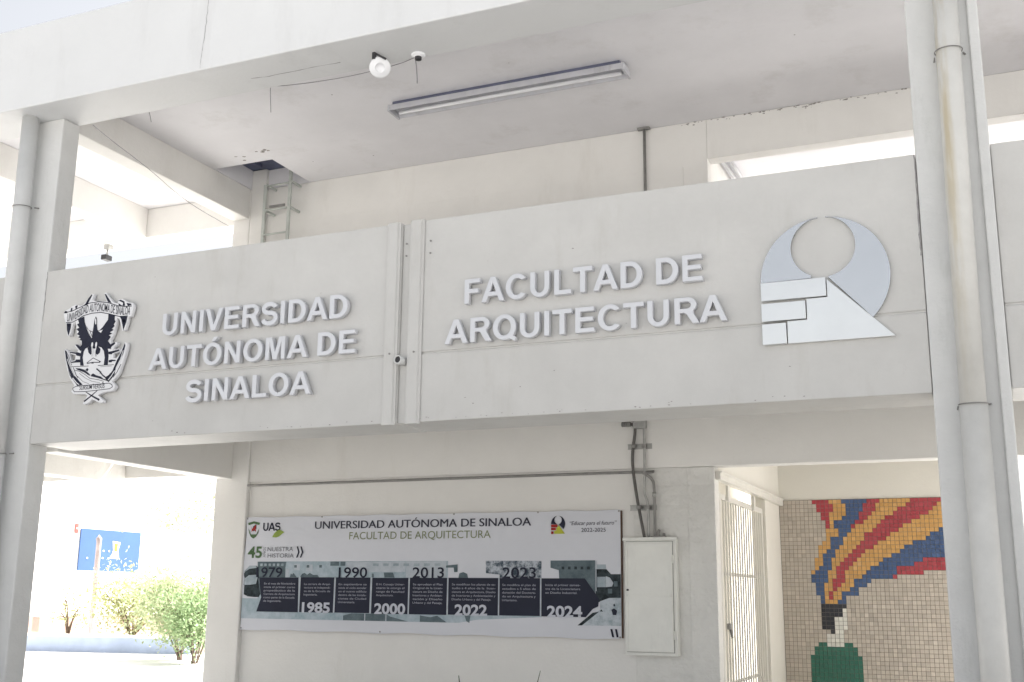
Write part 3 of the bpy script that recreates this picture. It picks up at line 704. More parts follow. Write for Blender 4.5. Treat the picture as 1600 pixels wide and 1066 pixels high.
M['ink_soft'] = mat('print_soft_white', (0.33, 0.34, 0.40), 0.4, var=0.05)
M['ink_teal'] = mat('print_teal', (0.105, 0.165, 0.195), 0.4, var=0.3, vscale=4)
M['ink_deepteal'] = mat('print_deep_teal', (0.018, 0.035, 0.045), 0.4, var=0.4, vscale=9)
M['ink_mist'] = mat('print_mist', (0.32, 0.41, 0.47), 0.4, var=0.16, vscale=5)
M['ink_pale'] = mat('print_pale', (0.46, 0.52, 0.58), 0.4, var=0.10, vscale=6)
M['ink_red'] = mat('print_red', (0.36, 0.035, 0.03), 0.4, var=0.05)
M['ink_yellow'] = mat('print_yellow', (0.50, 0.52, 0.06), 0.4, var=0.05)
def speckle(name, c1, c2, sc_, lo=0.42, hi=0.58):
    m = mat(name, c1, 0.4); n = m.node_tree.nodes
    no = [x for x in n if x.type == 'TEX_NOISE'][0]; no.inputs['Scale'].default_value = sc_; no.inputs['Detail'].default_value = 10; no.inputs['Roughness'].default_value = 0.75
    r = [x for x in n if x.type == 'VALTORGB'][0]
    r.color_ramp.elements[0].position = lo; r.color_ramp.elements[1].position = hi
    r.color_ramp.elements[0].color = (*c1, 1); r.color_ramp.elements[1].color = (*c2, 1); return m
M['ink_teal'] = speckle('print_teal', (0.065, 0.095, 0.11), (0.165, 0.215, 0.24), 8, 0.33, 0.68)
M['ink_mist'] = speckle('print_mist', (0.24, 0.30, 0.34), (0.44, 0.50, 0.55), 9, 0.35, 0.65)
M['ink_pale'] = speckle('print_pale', (0.40, 0.45, 0.50), (0.56, 0.60, 0.65), 9, 0.35, 0.65)
M['ink_deepteal'] = speckle('print_deep_teal', (0.010, 0.016, 0.020), (0.055, 0.075, 0.085), 14, 0.4, 0.66)
M['ink_trees'] = speckle('print_trees', (0.05, 0.075, 0.10), (0.50, 0.54, 0.60), 16)
M['ink_dune'] = speckle('print_dune', (0.20, 0.27, 0.31), (0.52, 0.57, 0.62), 12, 0.3, 0.55)
M['ink_photo'] = speckle('print_photo', (0.27, 0.36, 0.41), (0.47, 0.54, 0.60), 5, 0.35, 0.6)

for k_, m_ in M.items():
    if k_.startswith('ink_') or k_ == 'crest_ink': m_.node_tree.nodes['Principled BSDF'].inputs['Specular IOR Level'].default_value = 0.15
bn = thing('history_banner', 'long white printed timeline banner with dates on the corridor wall', 'banner', (BX + 2, 2.86, BZ))
b = MB(); b.box(BX + 0.01, BX + 3.99, BY + 0.004, YB - 0.001, BZ + 0.005, BZ + 1.095); b.build('timber_frame', M['wood'], bn)
bm_ = MB()
NXs, NZs = 40, 12
vg = [[None] * (NZs + 1) for _ in range(NXs + 1)]
for i in range(NXs + 1):
    for j in range(NZs + 1):
        x = BX + 3.98 * i / NXs; z = BZ + 1.10 * j / NZs
        if j == 0: z -= 0.006 * math.sin(i * 0.9) + 0.004
        if j == NZs: z += 0.004 * math.sin(i * 1.3)
        if i == 0: x += 0.012 * math.sin(j * 0.8) - 0.004
        vg[i][j] = bm_.bm.verts.new((x, BY, z))
for i in range(NXs):
    for j in range(NZs):
        bm_.bm.faces.new([vg[i][j], vg[i + 1][j], vg[i + 1][j + 1], vg[i][j + 1]])
gx = bmesh.ops.extrude_face_region(bm_.bm, geom=list(bm_.bm.faces))
for v in gx['geom']:
    if isinstance(v, bmesh.types.BMVert): v.co.y -= 0.002
bm_.build('banner_sheet', M['banner'], bn)
LY = [BY - 0.0024 - 0.0014 * i for i in range(7)]
def U(*pts): return [(BX + u, BZ + v) for u, v in pts]
def pr_poly(name, m, layer, *polys):
    for p in polys: curve_fill(name, [U(*p)], LY[layer], 0.0006, M[m], bn)
def rect(u0, u1, v0, v1): return [(u0, v0), (u1, v0), (u1, v1), (u0, v1)]
def bt(s, u0, u1, v, cap, m, layer=3, bold=0.0, shear=0.0, name='lettering', vert=False):
    return text(name, s, BX + u0, BX + u1, BZ + v, cap, LY[int(layer)] - (layer % 1) * 0.001, M[m], bn, bold, shear, vert)
bt('UNIVERSIDAD AUTÓNOMA DE SINALOA', 0.823, 3.130, 0.975, 0.073, 'ink_dark')
bt('UNIVERSIDAD AUTÓNOMA DE SINALOA', 0.8275, 3.1345, 0.9755, 0.073, 'ink_dark', layer=3.5)
bt('FACULTAD DE ARQUITECTURA', 1.222, 2.732, 0.869, 0.070, 'ink_green')
bt('45', 0.040, 0.212, 0.699, 0.107, 'ink_leaf', bold=0.025)
bt('AÑOS', 0.700, 0.800, 0.0, 0.03, 'ink_grey', vert=True) if False else None
text('lettering', 'AÑOS', BX + 0.226, BX + 0.326, BZ + 0.702, 0.030, LY[3], M['ink_grey'], bn, vert=True)
bt('NUESTRA', 0.277, 0.582, 0.761, 0.042, 'ink_grey'); bt('HISTORIA', 0.283, 0.593, 0.697, 0.042, 'ink_grey')
for d in (0, 0.043):
    pr_poly('chevron', 'ink_navy', 3, [(0.622 + d, 0.806), (0.638 + d, 0.806), (0.660 + d, 0.75), (0.638 + d, 0.697), (0.622 + d, 0.697), (0.642 + d, 0.75)])
# small crest and acronym logo, top left
pr_poly('crest_logo', 'ink_leaf', 3, [(0.022, 1.045), (0.055, 1.052), (0.095, 1.062), (0.135, 1.052), (0.168, 1.045), (0.160, 1.022), (0.095, 1.038), (0.030, 1.022)])
pr_poly('crest_logo', 'ink_red', 3, [(0.050, 1.025), (0.075, 0.985), (0.092, 1.0), (0.125, 1.03), (0.118, 0.985), (0.125, 0.955), (0.095, 0.975), (0.068, 0.955), (0.072, 0.985)])
pr_poly('crest_logo', 'ink_dark', 2, [(0.085, 1.01), (0.12, 1.03), (0.125, 0.99), (0.10, 0.96), (0.075, 0.965)])
pr_poly('crest_logo', 'ink_leaf', 3, [(0.030, 0.990), (0.045, 0.965), (0.065, 0.930), (0.130, 0.930), (0.148, 0.965), (0.162, 0.990), (0.152, 0.945), (0.128, 0.905), (0.097, 0.888), (0.066, 0.905), (0.042, 0.945)])
_cx = 0.0
for ch_ in 'UAS':
    a_, spl_ = glyph(ch_)
    for o_ in spl_[:1]:
        curve_fill('acronym_letter', [[(BX + 0.200 + (_cx + px_) * 0.000113, BZ + 0.963 + pz_ * 0.000113) for px_, pz_ in q_] for q_ in spl_], LY[3], 0.0006, M['ink_navy'], bn)
    _cx += a_ * 0.90
pr_poly('leaf_logo', 'ink_lime', 4, [(0.325, 0.900), (0.345, 0.935), (0.372, 0.958), (0.410, 0.975), (0.468, 0.948), (0.440, 0.930), (0.405, 0.905), (0.372, 0.896)])
for i, (wd) in enumerate((0.095, 0.105, 0.085, 0.10)):
    pass
bt('BUEN SABER', 0.215, 0.318, 0.930, 0.014, 'ink_grey') if False else None
# faculty logo and motto, top right
def lg(u, v): return (3.328 + u * 0.136, 0.897 + v * 0.160)
pr_poly('faculty_logo', 'ink_navy', 3, [(3.328, 0.985)] + arc(3.396, 0.987, 0.068, 0.072, 180, 96, 12) + arc(3.396, 1.021, 0.035, 0.037, 100, 258, 12) + [(3.385, 0.983)])
pr_poly('faculty_logo', 'ink_navy', 3, arc(3.396, 0.987, 0.068, 0.072, 84, -42, 16) + [(3.402, 0.982)] + arc(3.396, 1.021, 0.035, 0.037, 282, 440, 12))
pr_poly('faculty_logo', 'ink_red', 3, rect(3.328, 3.390, 0.956, 0.981), rect(3.328, 3.374, 0.929, 0.953), rect(3.328, 3.352, 0.897, 0.921))
pr_poly('faculty_logo', 'ink_yellow', 3, [(3.358, 0.898), (3.358, 0.924), (3.378, 0.927), (3.380, 0.952), (3.394, 0.956), (3.397, 0.980), (3.462, 0.898)])
bt('“Educar para el futuro”', 3.508, 3.948, 0.973, 0.034, 'ink_dark', bold=0.0, shear=0.25)
bt('2022-2025', 3.617, 3.845, 0.912, 0.034, 'ink_navy')
# photo strip: pale picture with buildings, trees and dunes
pr_poly('photo_strip', 'ink_photo', 0, [(0.165, 0.660), (2.30, 0.662), (2.30, 0.50), (2.69, 0.50), (3.24, 0.50), (3.24, 0.17), (2.60, 0.135), (2.42, 0.105), (0.002, 0.105), (0.002, 0.30), (0.19, 0.30), (0.19, 0.5)])
pr_poly('photo_strip', 'ink_teal', 1, [(0.165, 0.658), (0.51, 0.658), (0.50, 0.60), (0.505, 0.50), (0.182, 0.50)])
pr_poly('photo_strip', 'ink_teal', 1, rect(1.02, 1.12, 0.618, 0.658), rect(1.135, 1.19, 0.618, 0.658))
pr_poly('photo_strip', 'ink_pale', 1, rect(0.505, 0.545, 0.508, 0.592), rect(0.60, 0.67, 0.575, 0.635), rect(0.745, 0.82, 0.565, 0.63), rect(1.20, 1.85, 0.56, 0.655), rect(1.86, 2.28, 0.508, 0.658))
pr_poly('photo_strip', 'ink_teal', 2, [(0.56, 0.508), (0.57, 0.545), (0.585, 0.53), (0.60, 0.55), (0.62, 0.53), (0.64, 0.508)], [(0.68, 0.508), (0.70, 0.54), (0.73, 0.55), (0.76, 0.53), (0.79, 0.55), (0.83, 0.53), (0.88, 0.53), (0.90, 0.508)], [(1.49, 0.508), (1.49, 0.545), (1.51, 0.545), (1.515, 0.508)], [(1.63, 0.508), (1.62, 0.555), (1.72, 0.555), (1.74, 0.508)], [(2.28, 0.60), (2.28, 0.62), (2.40, 0.63), (2.40, 0.56), (2.365, 0.56), (2.36, 0.60)], [(2.41, 0.508), (2.42, 0.55), (2.46, 0.56), (2.50, 0.545), (2.51, 0.508)])
pr_poly('photo_strip', 'ink_teal', 1, [(1.19, 0.106), (1.19, 0.15), (1.28, 0.172), (1.66, 0.172), (1.70, 0.15), (1.90, 0.106)], [(2.02, 0.106), (2.02, 0.165), (2.13, 0.150), (2.2, 0.165), (2.30, 0.106)], [(2.48, 0.172), (2.5, 0.12), (2.53, 0.106), (2.54, 0.172)])
pr_poly('photo_strip', 'ink_pale', 2, rect(1.425, 1.435, 0.107, 0.171), rect(1.655, 1.665, 0.107, 0.171))
pr_poly('photo_strip', 'ink_trees', 1, [(2.685, 0.663), (3.236, 0.660), (3.236, 0.51), (2.826, 0.51), (2.826, 0.538), (2.689, 0.551)])
pr_poly('photo_strip', 'ink_deepteal', 1, [(0.160, 0.618), (0.06, 0.60), (0.008, 0.545), (0.010, 0.520), (0.018, 0.500), (0.012, 0.43), (0.02, 0.425), (0.020, 0.338), (0.07, 0.318), (0.15, 0.312), (0.205, 0.312), (0.228, 0.36), (0.190, 0.48), (0.182, 0.585)])
pr_poly('photo_strip', 'ink_mist', 2, [(0.018, 0.43), (0.022, 0.495), (0.07, 0.525), (0.155, 0.530), (0.178, 0.50), (0.16, 0.44), (0.09, 0.432)], [(0.15, 0.62), (0.07, 0.62), (0.012, 0.565), (0.015, 0.555), (0.07, 0.588), (0.16, 0.598)])
pr_poly('photo_strip', 'ink_teal', 2, [(0.178, 0.50), (0.185, 0.47), (0.225, 0.33), (0.235, 0.34), (0.215, 0.42)])
pr_poly('photo_strip', 'ink_teal', 1, [(3.323, 0.663), (3.745, 0.664), (3.744, 0.30), (3.407, 0.49), (3.402, 0.578), (3.323, 0.600)])
pr_poly('photo_strip', 'ink_mist', 2, rect(3.762, 3.844, 0.59, 0.628), [(3.763, 0.433), (3.763, 0.522), (3.841, 0.522), (3.841, 0.434)])
pr_poly('photo_strip', 'ink_deepteal', 1, [(3.747, 0.588), (3.848, 0.588), (3.890, 0.545), (3.978, 0.545), (3.978, 0.345), (3.747, 0.30)])
pr_poly('photo_strip', 'ink_pale', 3, [(3.843, 0.434), (3.843, 0.528), (3.88, 0.515), (3.912, 0.47), (3.90, 0.44)], rect(3.75, 3.757, 0.40, 0.66))
pr_poly('photo_strip', 'ink_teal', 3, rect(3.915, 3.95, 0.44, 0.485), rect(3.86, 3.90, 0.38, 0.42))
pr_poly('photo_strip', 'ink_dune', 2, [(3.600, 0.106), (3.70, 0.19), (3.788, 0.24), (3.787, 0.312), (3.872, 0.342), (3.978, 0.344), (3.978, 0.108)])
pr_poly('photo_strip', 'ink_deepteal', 3, [(3.579, 0.105), (3.62, 0.106), (3.78, 0.225), (3.72, 0.215)], [(3.80, 0.245), (3.815, 0.225), (3.785, 0.228)])
pr_poly('photo_strip', 'ink_navy', 3, [(3.908, 0.283), (3.918, 0.295), (3.928, 0.283), (3.918, 0.268)], [(3.891, 0.243), (3.915, 0.255), (3.945, 0.235), (3.935, 0.198), (3.905, 0.198)])
pr_poly('corner_mark', 'ink_navy', 3, [(3.880, 0.081), (3.899, 0.081), (3.915, 0.012), (3.896, 0.012)])
pr_poly('corner_mark', 'ink_navy', 3, [(3.922, 0.081), (3.941, 0.081), (3.955, 0.012), (3.936, 0.012)])
for k in range(5):
    pr_poly('photo_strip', 'ink_deepteal', 3, rect(3.43 + 0.06 * k, 3.455 + 0.06 * k, 0.585, 0.61))
for k in range(6):
    pr_poly('photo_strip', 'ink_mist', 2, rect(0.20 + 0.05 * k, 0.228 + 0.05 * k, 0.615, 0.64))
for k in range(7):
    pr_poly('photo_strip', 'ink_mist', 2, rect(1.50 + 0.11 * k, 1.56 + 0.11 * k, 0.615, 0.64))
for k in range(3):
    pr_poly('photo_strip', 'ink_teal', 2, rect(0.605 + 0.145 * k, 0.635 + 0.145 * k, 0.60, 0.625))
# dark timeline panels
panels = [[(0.186, 0.173), (0.235, 0.31), (0.196, 0.503), (0.664, 0.505), (0.676, 0.172)], rect(0.690, 1.075, 0.174, 0.507), rect(1.093, 1.478, 0.176, 0.507), rect(1.498, 1.890, 0.173, 0.505),
          rect(1.905, 2.296, 0.173, 0.507), rect(2.311, 2.815, 0.176, 0.508), rect(2.828, 3.224, 0.178, 0.508), [(3.238, 0.176), (3.238, 0.507), (3.649, 0.508), (3.780, 0.335), (3.772, 0.269), (3.722, 0.247), (3.656, 0.176)]]
for p in panels: pr_poly('timeline_panel', 'ink_navy', 4, p)
pr_poly('panel_gap', 'ink_pale', 3, rect(0.664, 0.692, 0.174, 0.507), rect(1.074, 1.094, 0.176, 0.507), rect(1.477, 1.499, 0.175, 0.507), rect(1.889, 1.906, 0.174, 0.507), rect(2.295, 2.312, 0.176, 0.508), rect(2.814, 2.829, 0.178, 0.508), rect(3.223, 3.239, 0.178, 0.507))
for s, a, c_ in (('1979', 0.160, 0.470), ('1990', 1.122, 1.440), ('2013', 1.932, 2.262), ('2023', 2.856, 3.185)):
    bt(s, a, c_, 0.508, 0.094, 'ink_navy', 5, bold=0.012, name='year')
for s, a, c_ in (('1985', 0.720, 1.040), ('2000', 1.532, 1.865), ('2022', 2.380, 2.709), ('2024', 3.292, 3.624)):
    bt(s, a, c_, 0.174, 0.092, 'ink_white', 5, bold=0.03, name='year')
paras = [
 (0.262, 0.630, 0.436, ['En el mes de Noviembre', 'inicia el primer curso', 'propedéutico de la', 'Carrera de Arquitectura', 'como parte de la Escuela', 'de Ingeniería.']),
 (0.733, 1.036, 0.434, ['La carrera de Arqui-', 'tectura se independi-', 'za de la Escuela de', 'Ingeniería.']),
 (1.128, 1.440, 0.434, ['En septiembre se', 'inicia el ciclo escolar', 'en el nuevo edificio', 'dentro de las instala-', 'ciones de Ciudad', 'Universitaria.']),
 (1.545, 1.850, 0.436, ['El H. Consejo Univer-', 'sitario le otorga el', 'rango de Facultad', 'Arquitectura.']),
 (1.940, 2.252, 0.438, ['Se aprueban el Plan', 'Original de la Licen-', 'ciatura en Diseño de', 'Interiores y Ambien-', 'tación y Diseño', 'Urbano y del Paisaje.']),
 (2.348, 2.790, 0.440, ['Se modifican los planes de es-', 'tudio a 4 años de la  licen-', 'ciatura en Arquitectura, Diseño', 'de Interiores y Ambientación y', 'Diseño Urbano y del Paisaje.']),
 (2.856, 3.184, 0.438, ['Se modifica el plan de', 'estudios a 5 años de', 'duración del Doctora-', 'do en Arquitectura y', 'Urbanismo.']),
 (3.276, 3.607, 0.440, ['Inicia el primer semes-', 'tre de la Licenciatura', 'en Diseño Industrial.'])]
for u0, u1, v, lines in paras:
    for i, ln in enumerate(lines):
        last = i == len(lines) - 1
        wdt = (u1 - u0) * (min(1, len(ln) / max(len(q) for q in lines)) if last else 1.0)
        bt(ln, u0, u0 + wdt, v - 0.0335 * i, 0.0185, 'ink_soft', 5, bold=0.01, name='caption')
for u, v in ((0.012, 1.088), (0.9, 1.092), (2.35, 1.092), (3.2, 1.092), (3.968, 1.09), (3.968, 0.012), (0.012, 0.012), (1.6, 0.008)):
    b = MB(); b.tube([(BX + u, BY - 0.003, BZ + v), (BX + u, BY - 0.008, BZ + v)], 0.008, 8); b.build('nail_head', M['dark_pipe'], bn)

# ================================================================== CABINET AND CONDUITS
cb = thing('electrical_cabinet', 'grey-white steel electrical cabinet beside the banner', 'cabinet', (4.30, 2.83, 1.11))
bx('cabinet_body', M['cabinet'], cb, 4.075, 4.535, 2.795, YB - 0.001, 1.115, 2.090, bevel=0.006)
bx('cabinet_lip', M['cabinet'], cb, 4.062, 4.548, 2.782, 2.797, 2.070, 2.100, bevel=0.004)
d = bx('cabinet_door', M['cabinet'], cb, 4.095, 4.505, 2.770, 2.790, 1.145, 2.062, bevel=0.004)
bx('door_gap_shade', M['dark_pipe'], cb, 4.091, 4.509, 2.7905, 2.7945, 1.141, 2.066, bevel=0)  # dark sheet standing in for the shaded gap around the door
b = MB(); b.box(4.100, 4.500, 2.762, 2.7695, 1.600, 1.615); b.box(4.099, 4.114, 2.762, 2.7695, 1.15, 2.05); b.box(4.486, 4.501, 2.762, 2.7695, 1.15, 2.05); b.box(4.115, 4.485, 2.762, 2.7695, 2.035, 2.05); b.box(4.115, 4.485, 2.762, 2.7695, 1.15, 1.165)
b.build('door_moulding', M['cabinet'], d, 0.0015)
b = MB(); b.tube([(4.112, 2.770, 1.655), (4.112, 2.752, 1.655)], 0.009, 10); b.build('door_lock', M['black'], d)
b = MB(); b.tube([(4.512, 2.785, 1.25), (4.512, 2.785, 1.32)], 0.008, 8); b.tube([(4.512, 2.785, 1.88), (4.512, 2.785, 1.95)], 0.008, 8); b.build('hinge', M['cabinet'], cb)

def curve_pts(pts, n=6):
    """Catmull-Rom through the points"""
    P = [Vector(p) for p in pts]; out = []
    for i in range(len(P) - 1):
        p0, p1, p2, p3 = P[max(i - 1, 0)], P[i], P[i + 1], P[min(i + 2, len(P) - 1)]
        for k in range(n):
            t = k / n
            out.append(0.5 * ((2 * p1) + (p2 - p0) * t + (2 * p0 - 5 * p1 + 4 * p2 - p3) * t * t + (3 * p1 - p0 - 3 * p2 + p3) * t ** 3))
    out.append(P[-1]); return out
YC = 2.825
b = MB(); b.tube(curve_pts([(4.10, YC - 0.01, 3.095), (4.165, YC - 0.01, 3.085), (4.182, YC - 0.01, 3.03), (4.158, YC - 0.01, 2.85), (4.158, YC - 0.01, 2.70), (4.195, YC - 0.01, 2.42), (4.250, YC, 2.102)]), 0.014, 10)
tag(b.build('flexible_conduit', M['flex'], loc=(4.2, YC, 2.1)), 'dark flexible conduit curving down the wall into the cabinet top', 'conduit')
b = MB(); b.tube(curve_pts([(4.262, YC, 3.12), (4.262, YC, 2.70), (4.255, YC, 2.50), (4.285, YC, 2.38), (4.290, YC, 2.102)]), 0.012, 10)
tag(b.build('metal_conduit', M['galv'], loc=(4.27, YC, 2.1)), 'straight thin galvanised conduit running down to the middle of the cabinet top', 'conduit')
b = MB(); b.tube(curve_pts([(0.050, YC, 2.665), (2.0, YC, 2.668), (4.16, YC, 2.668), (4.25, YC, 2.655), (4.325, YC, 2.60), (4.345, YC, 2.50), (4.345, YC, 2.102)], 8), 0.013, 10)
hc = tag(b.build('metal_conduit', M['dark_pipe'], loc=(4.34, YC, 2.1)), 'long grey conduit running above the banner and bending down to the cabinet', 'conduit')
b = MB(); b.tube([(4.345, YC, 2.49), (4.345, YC, 2.45)], 0.018, 10); b.build('coupling', M['galv'], hc)
for z, x0, x1, nm in ((2.895, 4.105, 4.325, 'upper'), (2.360, 4.110, 4.350, 'lower')):
    yw = YB - 0.031 if z > 2.7 else YB - 0.001
    t = thing('strut_bracket', '%s slotted steel strut clamping the conduits above the cabinet' % nm, 'bracket', (4.2, yw, z), 'conduit strut brackets')
    b = MB(); b.box(x0, x1, yw - 0.012, yw, z - 0.024, z - 0.016); b.box(x0, x1, yw - 0.012, yw, z + 0.016, z + 0.024); b.box(x0, x1, yw - 0.004, yw, z - 0.0155, z + 0.0155)
    b.build('channel', M['galv'], t)
    for xx in (4.165 if z > 2.7 else 4.205, 4.262 if z > 2.7 else 4.285):
        b = MB(); b.box(xx - 0.02, xx + 0.02, YC - 0.024, yw - 0.0125, z - 0.014, z + 0.014); b.build('clamp', M['dark_pipe'], t, 0.004)
jf = thing('conduit_fitting', 'grey conduit elbow fitting at the top of the wall beam', 'fitting', (4.15, YC, 3.1))
b = MB()
for i in range(5): b.tube([(4.060 + i * 0.017, YC - 0.01, 3.095), (4.072 + i * 0.017, YC - 0.01, 3.095)], 0.023, 12)
b.build('threaded_nipple', M['dark_pipe'], jf)
b = MB(); b.box(4.165, 4.285, YC - 0.03, YC + 0.025, 3.05, 3.135); b.build('elbow_box', M['galv'], jf, 0.012)
gl = thing('cable_gland', 'dark lump of cable glands on the cabinet top', 'fitting', (4.36, YC, 2.1))
b = MB(); b.tube([(4.37, YC, 2.1005), (4.37, YC, 2.13), (4.385, YC - 0.004, 2.165)], 0.022, 10, 0.014); b.build('gland_body', M['dark_pipe'], gl)
b = MB(); b.box(4.31, 4.44, YC - 0.02, YC + 0.02, 2.101, 2.112); b.tube([(4.425, YC, 2.112), (4.425, YC, 2.135)], 0.012, 8); b.build('gland_plate', M['dark_pipe'], gl)

# ================================================================== UPPER CORRIDOR THINGS
ld = thing('wall_ladder', 'narrow painted steel ladder fixed to the wall under the roof hatch', 'ladder', (0.21, 2.82, 3.4))
for x, z1 in ((0.115, 5.88), (0.430, 6.10)):
    bx('rail', M['ladder'], ld, x - 0.017, x + 0.017, 2.71, 2.735, 3.4, z1, bevel=0.003)
b = MB()
for i in range(9):
    z = 5.865 - i * 0.275
    b = MB(); b.tube([(0.132, 2.722, z), (0.413, 2.722, z)], 0.011, 8); b.build('rung', M['ladder'], ld)
for z in (5.87, 5.58, 5.20):
    for x_ in (0.448, 0.133):
        b = MB(); b.box(x_, x_ + 0.017, 2.712, YB - 0.001, z - 0.012, z + 0.012); b.build('wall_bracket', M['ladder'], ld)
b = MB(); b.box(0.165, 0.36, 2.737, 2.75, 5.618, 5.645); b.build('hook_plate', M['dark_pipe'], ld)

fx = thing('fluorescent_fitting', 'long dusty twin-tube fluorescent fitting on the corridor ceiling', 'ceiling light', (3.45, 1.54, ZC))
b = MB(); b.box(2.38, 4.51, 1.455, 1.58, 5.875, ZC - 0.001); b.build('mounting_channel', M['lamp_gap_shade'], fx)
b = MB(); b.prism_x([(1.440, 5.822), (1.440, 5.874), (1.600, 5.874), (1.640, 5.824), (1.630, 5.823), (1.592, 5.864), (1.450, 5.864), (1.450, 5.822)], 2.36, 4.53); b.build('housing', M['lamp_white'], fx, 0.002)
b = MB(); b.box(2.37, 4.52, 1.451, 1.52, 5.858, 5.8635); b.build('cavity_shade_plate', M['lamp_gap_shade'], fx)  # dark plate added as the shade inside the housing
b = MB(); b.tube([(2.40, 1.555, 5.838), (4.495, 1.555, 5.838)], 0.017, 12); b.build('tube', M['tube'], fx)
for x0 in (2.340, 4.531):
    b = MB(); b.prism_x([(1.438, 5.814), (1.438, 5.876), (1.602, 5.876), (1.644, 5.814)], x0, x0 + 0.019); b.build('lamp_holder', M['lamp_white'], fx, 0.002)

dl = thing('disc_lamp', 'round white disc-shaped lamp hung from a black bracket under the roof beam', 'lamp', (3.06, 0.087, ZU))
b = MB(); b.lathe([(0, -0.0), (0.030, -0.0), (0.034, -0.004), (0.034, -0.012), (0.04, -0.010), (0.070, -0.004), (0.080, 0.004), (0.078, 0.012), (0.05, 0.022), (0.02, 0.03), (0.018, 0.055), (0, 0.055)], 36)
o = b.build('disc', M['bulb'], None)
o.data.transform(Matrix.Translation((0.034, -0.066, -0.105)) @ Vector((0.42, -0.72, -0.55)).to_track_quat('-Z', 'Y').to_matrix().to_4x4()); o.parent = dl
b = MB(); b.box(-0.005, 0.021, -0.125, -0.100, -0.055, -0.0005); b.tube([(0.022, -0.112, -0.012), (0.100, -0.095, -0.062)], 0.008, 8); b.tube([(0.008, -0.105, -0.045), (0.013, -0.032, -0.075)], 0.009, 8)
o = b.build('bracket', M['black'], None, 0.002); o.parent = dl
sk = thing('lamp_socket', 'small white ceiling socket with a black round mouth beside the disc lamp', 'socket', (3.362, 0.12, ZU))
b = MB(); b.lathe([(0, 0), (0.052, 0), (0.052, -0.012), (0.045, -0.018), (0.030, -0.020), (0.030, -0.024), (0, -0.024)], 28); o = b.build('socket_base', M['bulb'], None); o.location = (0, 0, -0.0005); o.parent = sk
b = MB(); b.lathe([(0, -0.0245), (0.026, -0.0245), (0.026, -0.045), (0.019, -0.048), (0, -0.048)], 24); o = b.build('socket_mouth', M['black'], None); o.parent = sk

def cable(name, label, pts, r=0.0028, n=8):
    b = MB(); b.tube(curve_pts(pts, n), r, 6)
    return tag(b.build(name, M['wire'], loc=pts[0]), label, 'cable')
cable('hanging_cable', 'thin cable slung under the roof beam to the disc lamp', [(1.60, 0.205, 5.66), (1.85, 0.25, 5.612), (2.2, 0.24, 5.566), (2.6, 0.22, 5.535), (2.95, 0.15, 5.50), (3.2, 0.13, 5.505), (3.34, 0.12, 5.527)])
cable('hanging_cable', 'thin cable drooping across the left opening from beam to pier', [(0.127, 0.204, 5.544), (-0.03, 0.6, 5.58), (-0.13, 1.2, 5.545), (-0.30, 2.0, 5.50), (-0.355, 2.828, 5.475)])
cable('loose_wire', 'short loose wire hanging from the ceiling left of the disc lamp', [(1.90, 0.30, 5.906), (1.895, 0.30, 5.7), (1.914, 0.31, 5.403)], 0.003)
cable('loose_wire', 'short loose wire hanging beneath the black-mouthed ceiling socket', [(3.335, 0.125, 5.52), (3.33, 0.16, 5.44), (3.336, 0.165, 5.335)], 0.004)
cable('loose_wire', 'short stub of wire hanging from the ceiling near the left beam', [(0.19, 0.80, 5.906), (0.20, 0.81, 5.86), (0.225, 0.80, 5.80)], 0.003)

cp = thing('ceiling_conduit', 'thin grey conduit standing from the balcony floor to the ceiling', 'conduit', (4.30, 2.845, 3.4))
b = MB(); b.tube([(4.303, 2.848, 3.40), (4.303, 2.848, 5.89)], 0.014, 10); b.build('pipe', M['dark_pipe'], cp)
b = MB(); b.box(4.24, 4.36, 2.82, 2.868, 5.886, 5.9065); b.build('top_plate', M['dark_pipe'], cp, 0.004)

wt = thing('strip_light', 'bare twin white tube light on the ceiling seen through the upper opening', 'ceiling light', (4.9, 4.3, 5.86))
b = MB(); b.box(4.868, 4.912, 3.7, 5.1, 5.83, 5.859); b.build('batten', M['lamp_white'], wt)
for x in (4.855, 4.925):
    b = MB(); b.tube([(x, 3.7, 5.815), (x, 5.1, 5.815)], 0.014, 10); b.build('tube', M['tube'], wt)

cm = thing('security_camera', 'small black camera hanging from the edge beam in the left opening', 'camera', (-2.27, 2.98, 5.56))
bx('mount', M['galv'], cm, -2.31, -2.23, 2.95, 3.03, 5.50, 5.5595, bevel=0.006)
b = MB(); b.tube([(-2.27, 2.98, 5.50), (-2.27, 2.98, 5.43)], 0.012, 8); b.build('arm', M['galv'], cm)
bx('camera_body', M['black'], cm, -2.305, -2.235, 2.92, 3.03, 5.37, 5.43, bevel=0.006)
wf = thing('window_frame', 'white window frame at the far left end of the upper corridor', 'window', (-4.05, 3.0, 3.4))
b = MB()
for x in (-4.35, -4.06, -3.78): b.box(x - 0.025, x + 0.025, 2.96, 3.0, 4.0, 5.555)
b.box(-4.325, -4.085, 2.965, 2.995, 4.7, 4.74)
b.build('mullions', M['gate'], wf, 0.003)

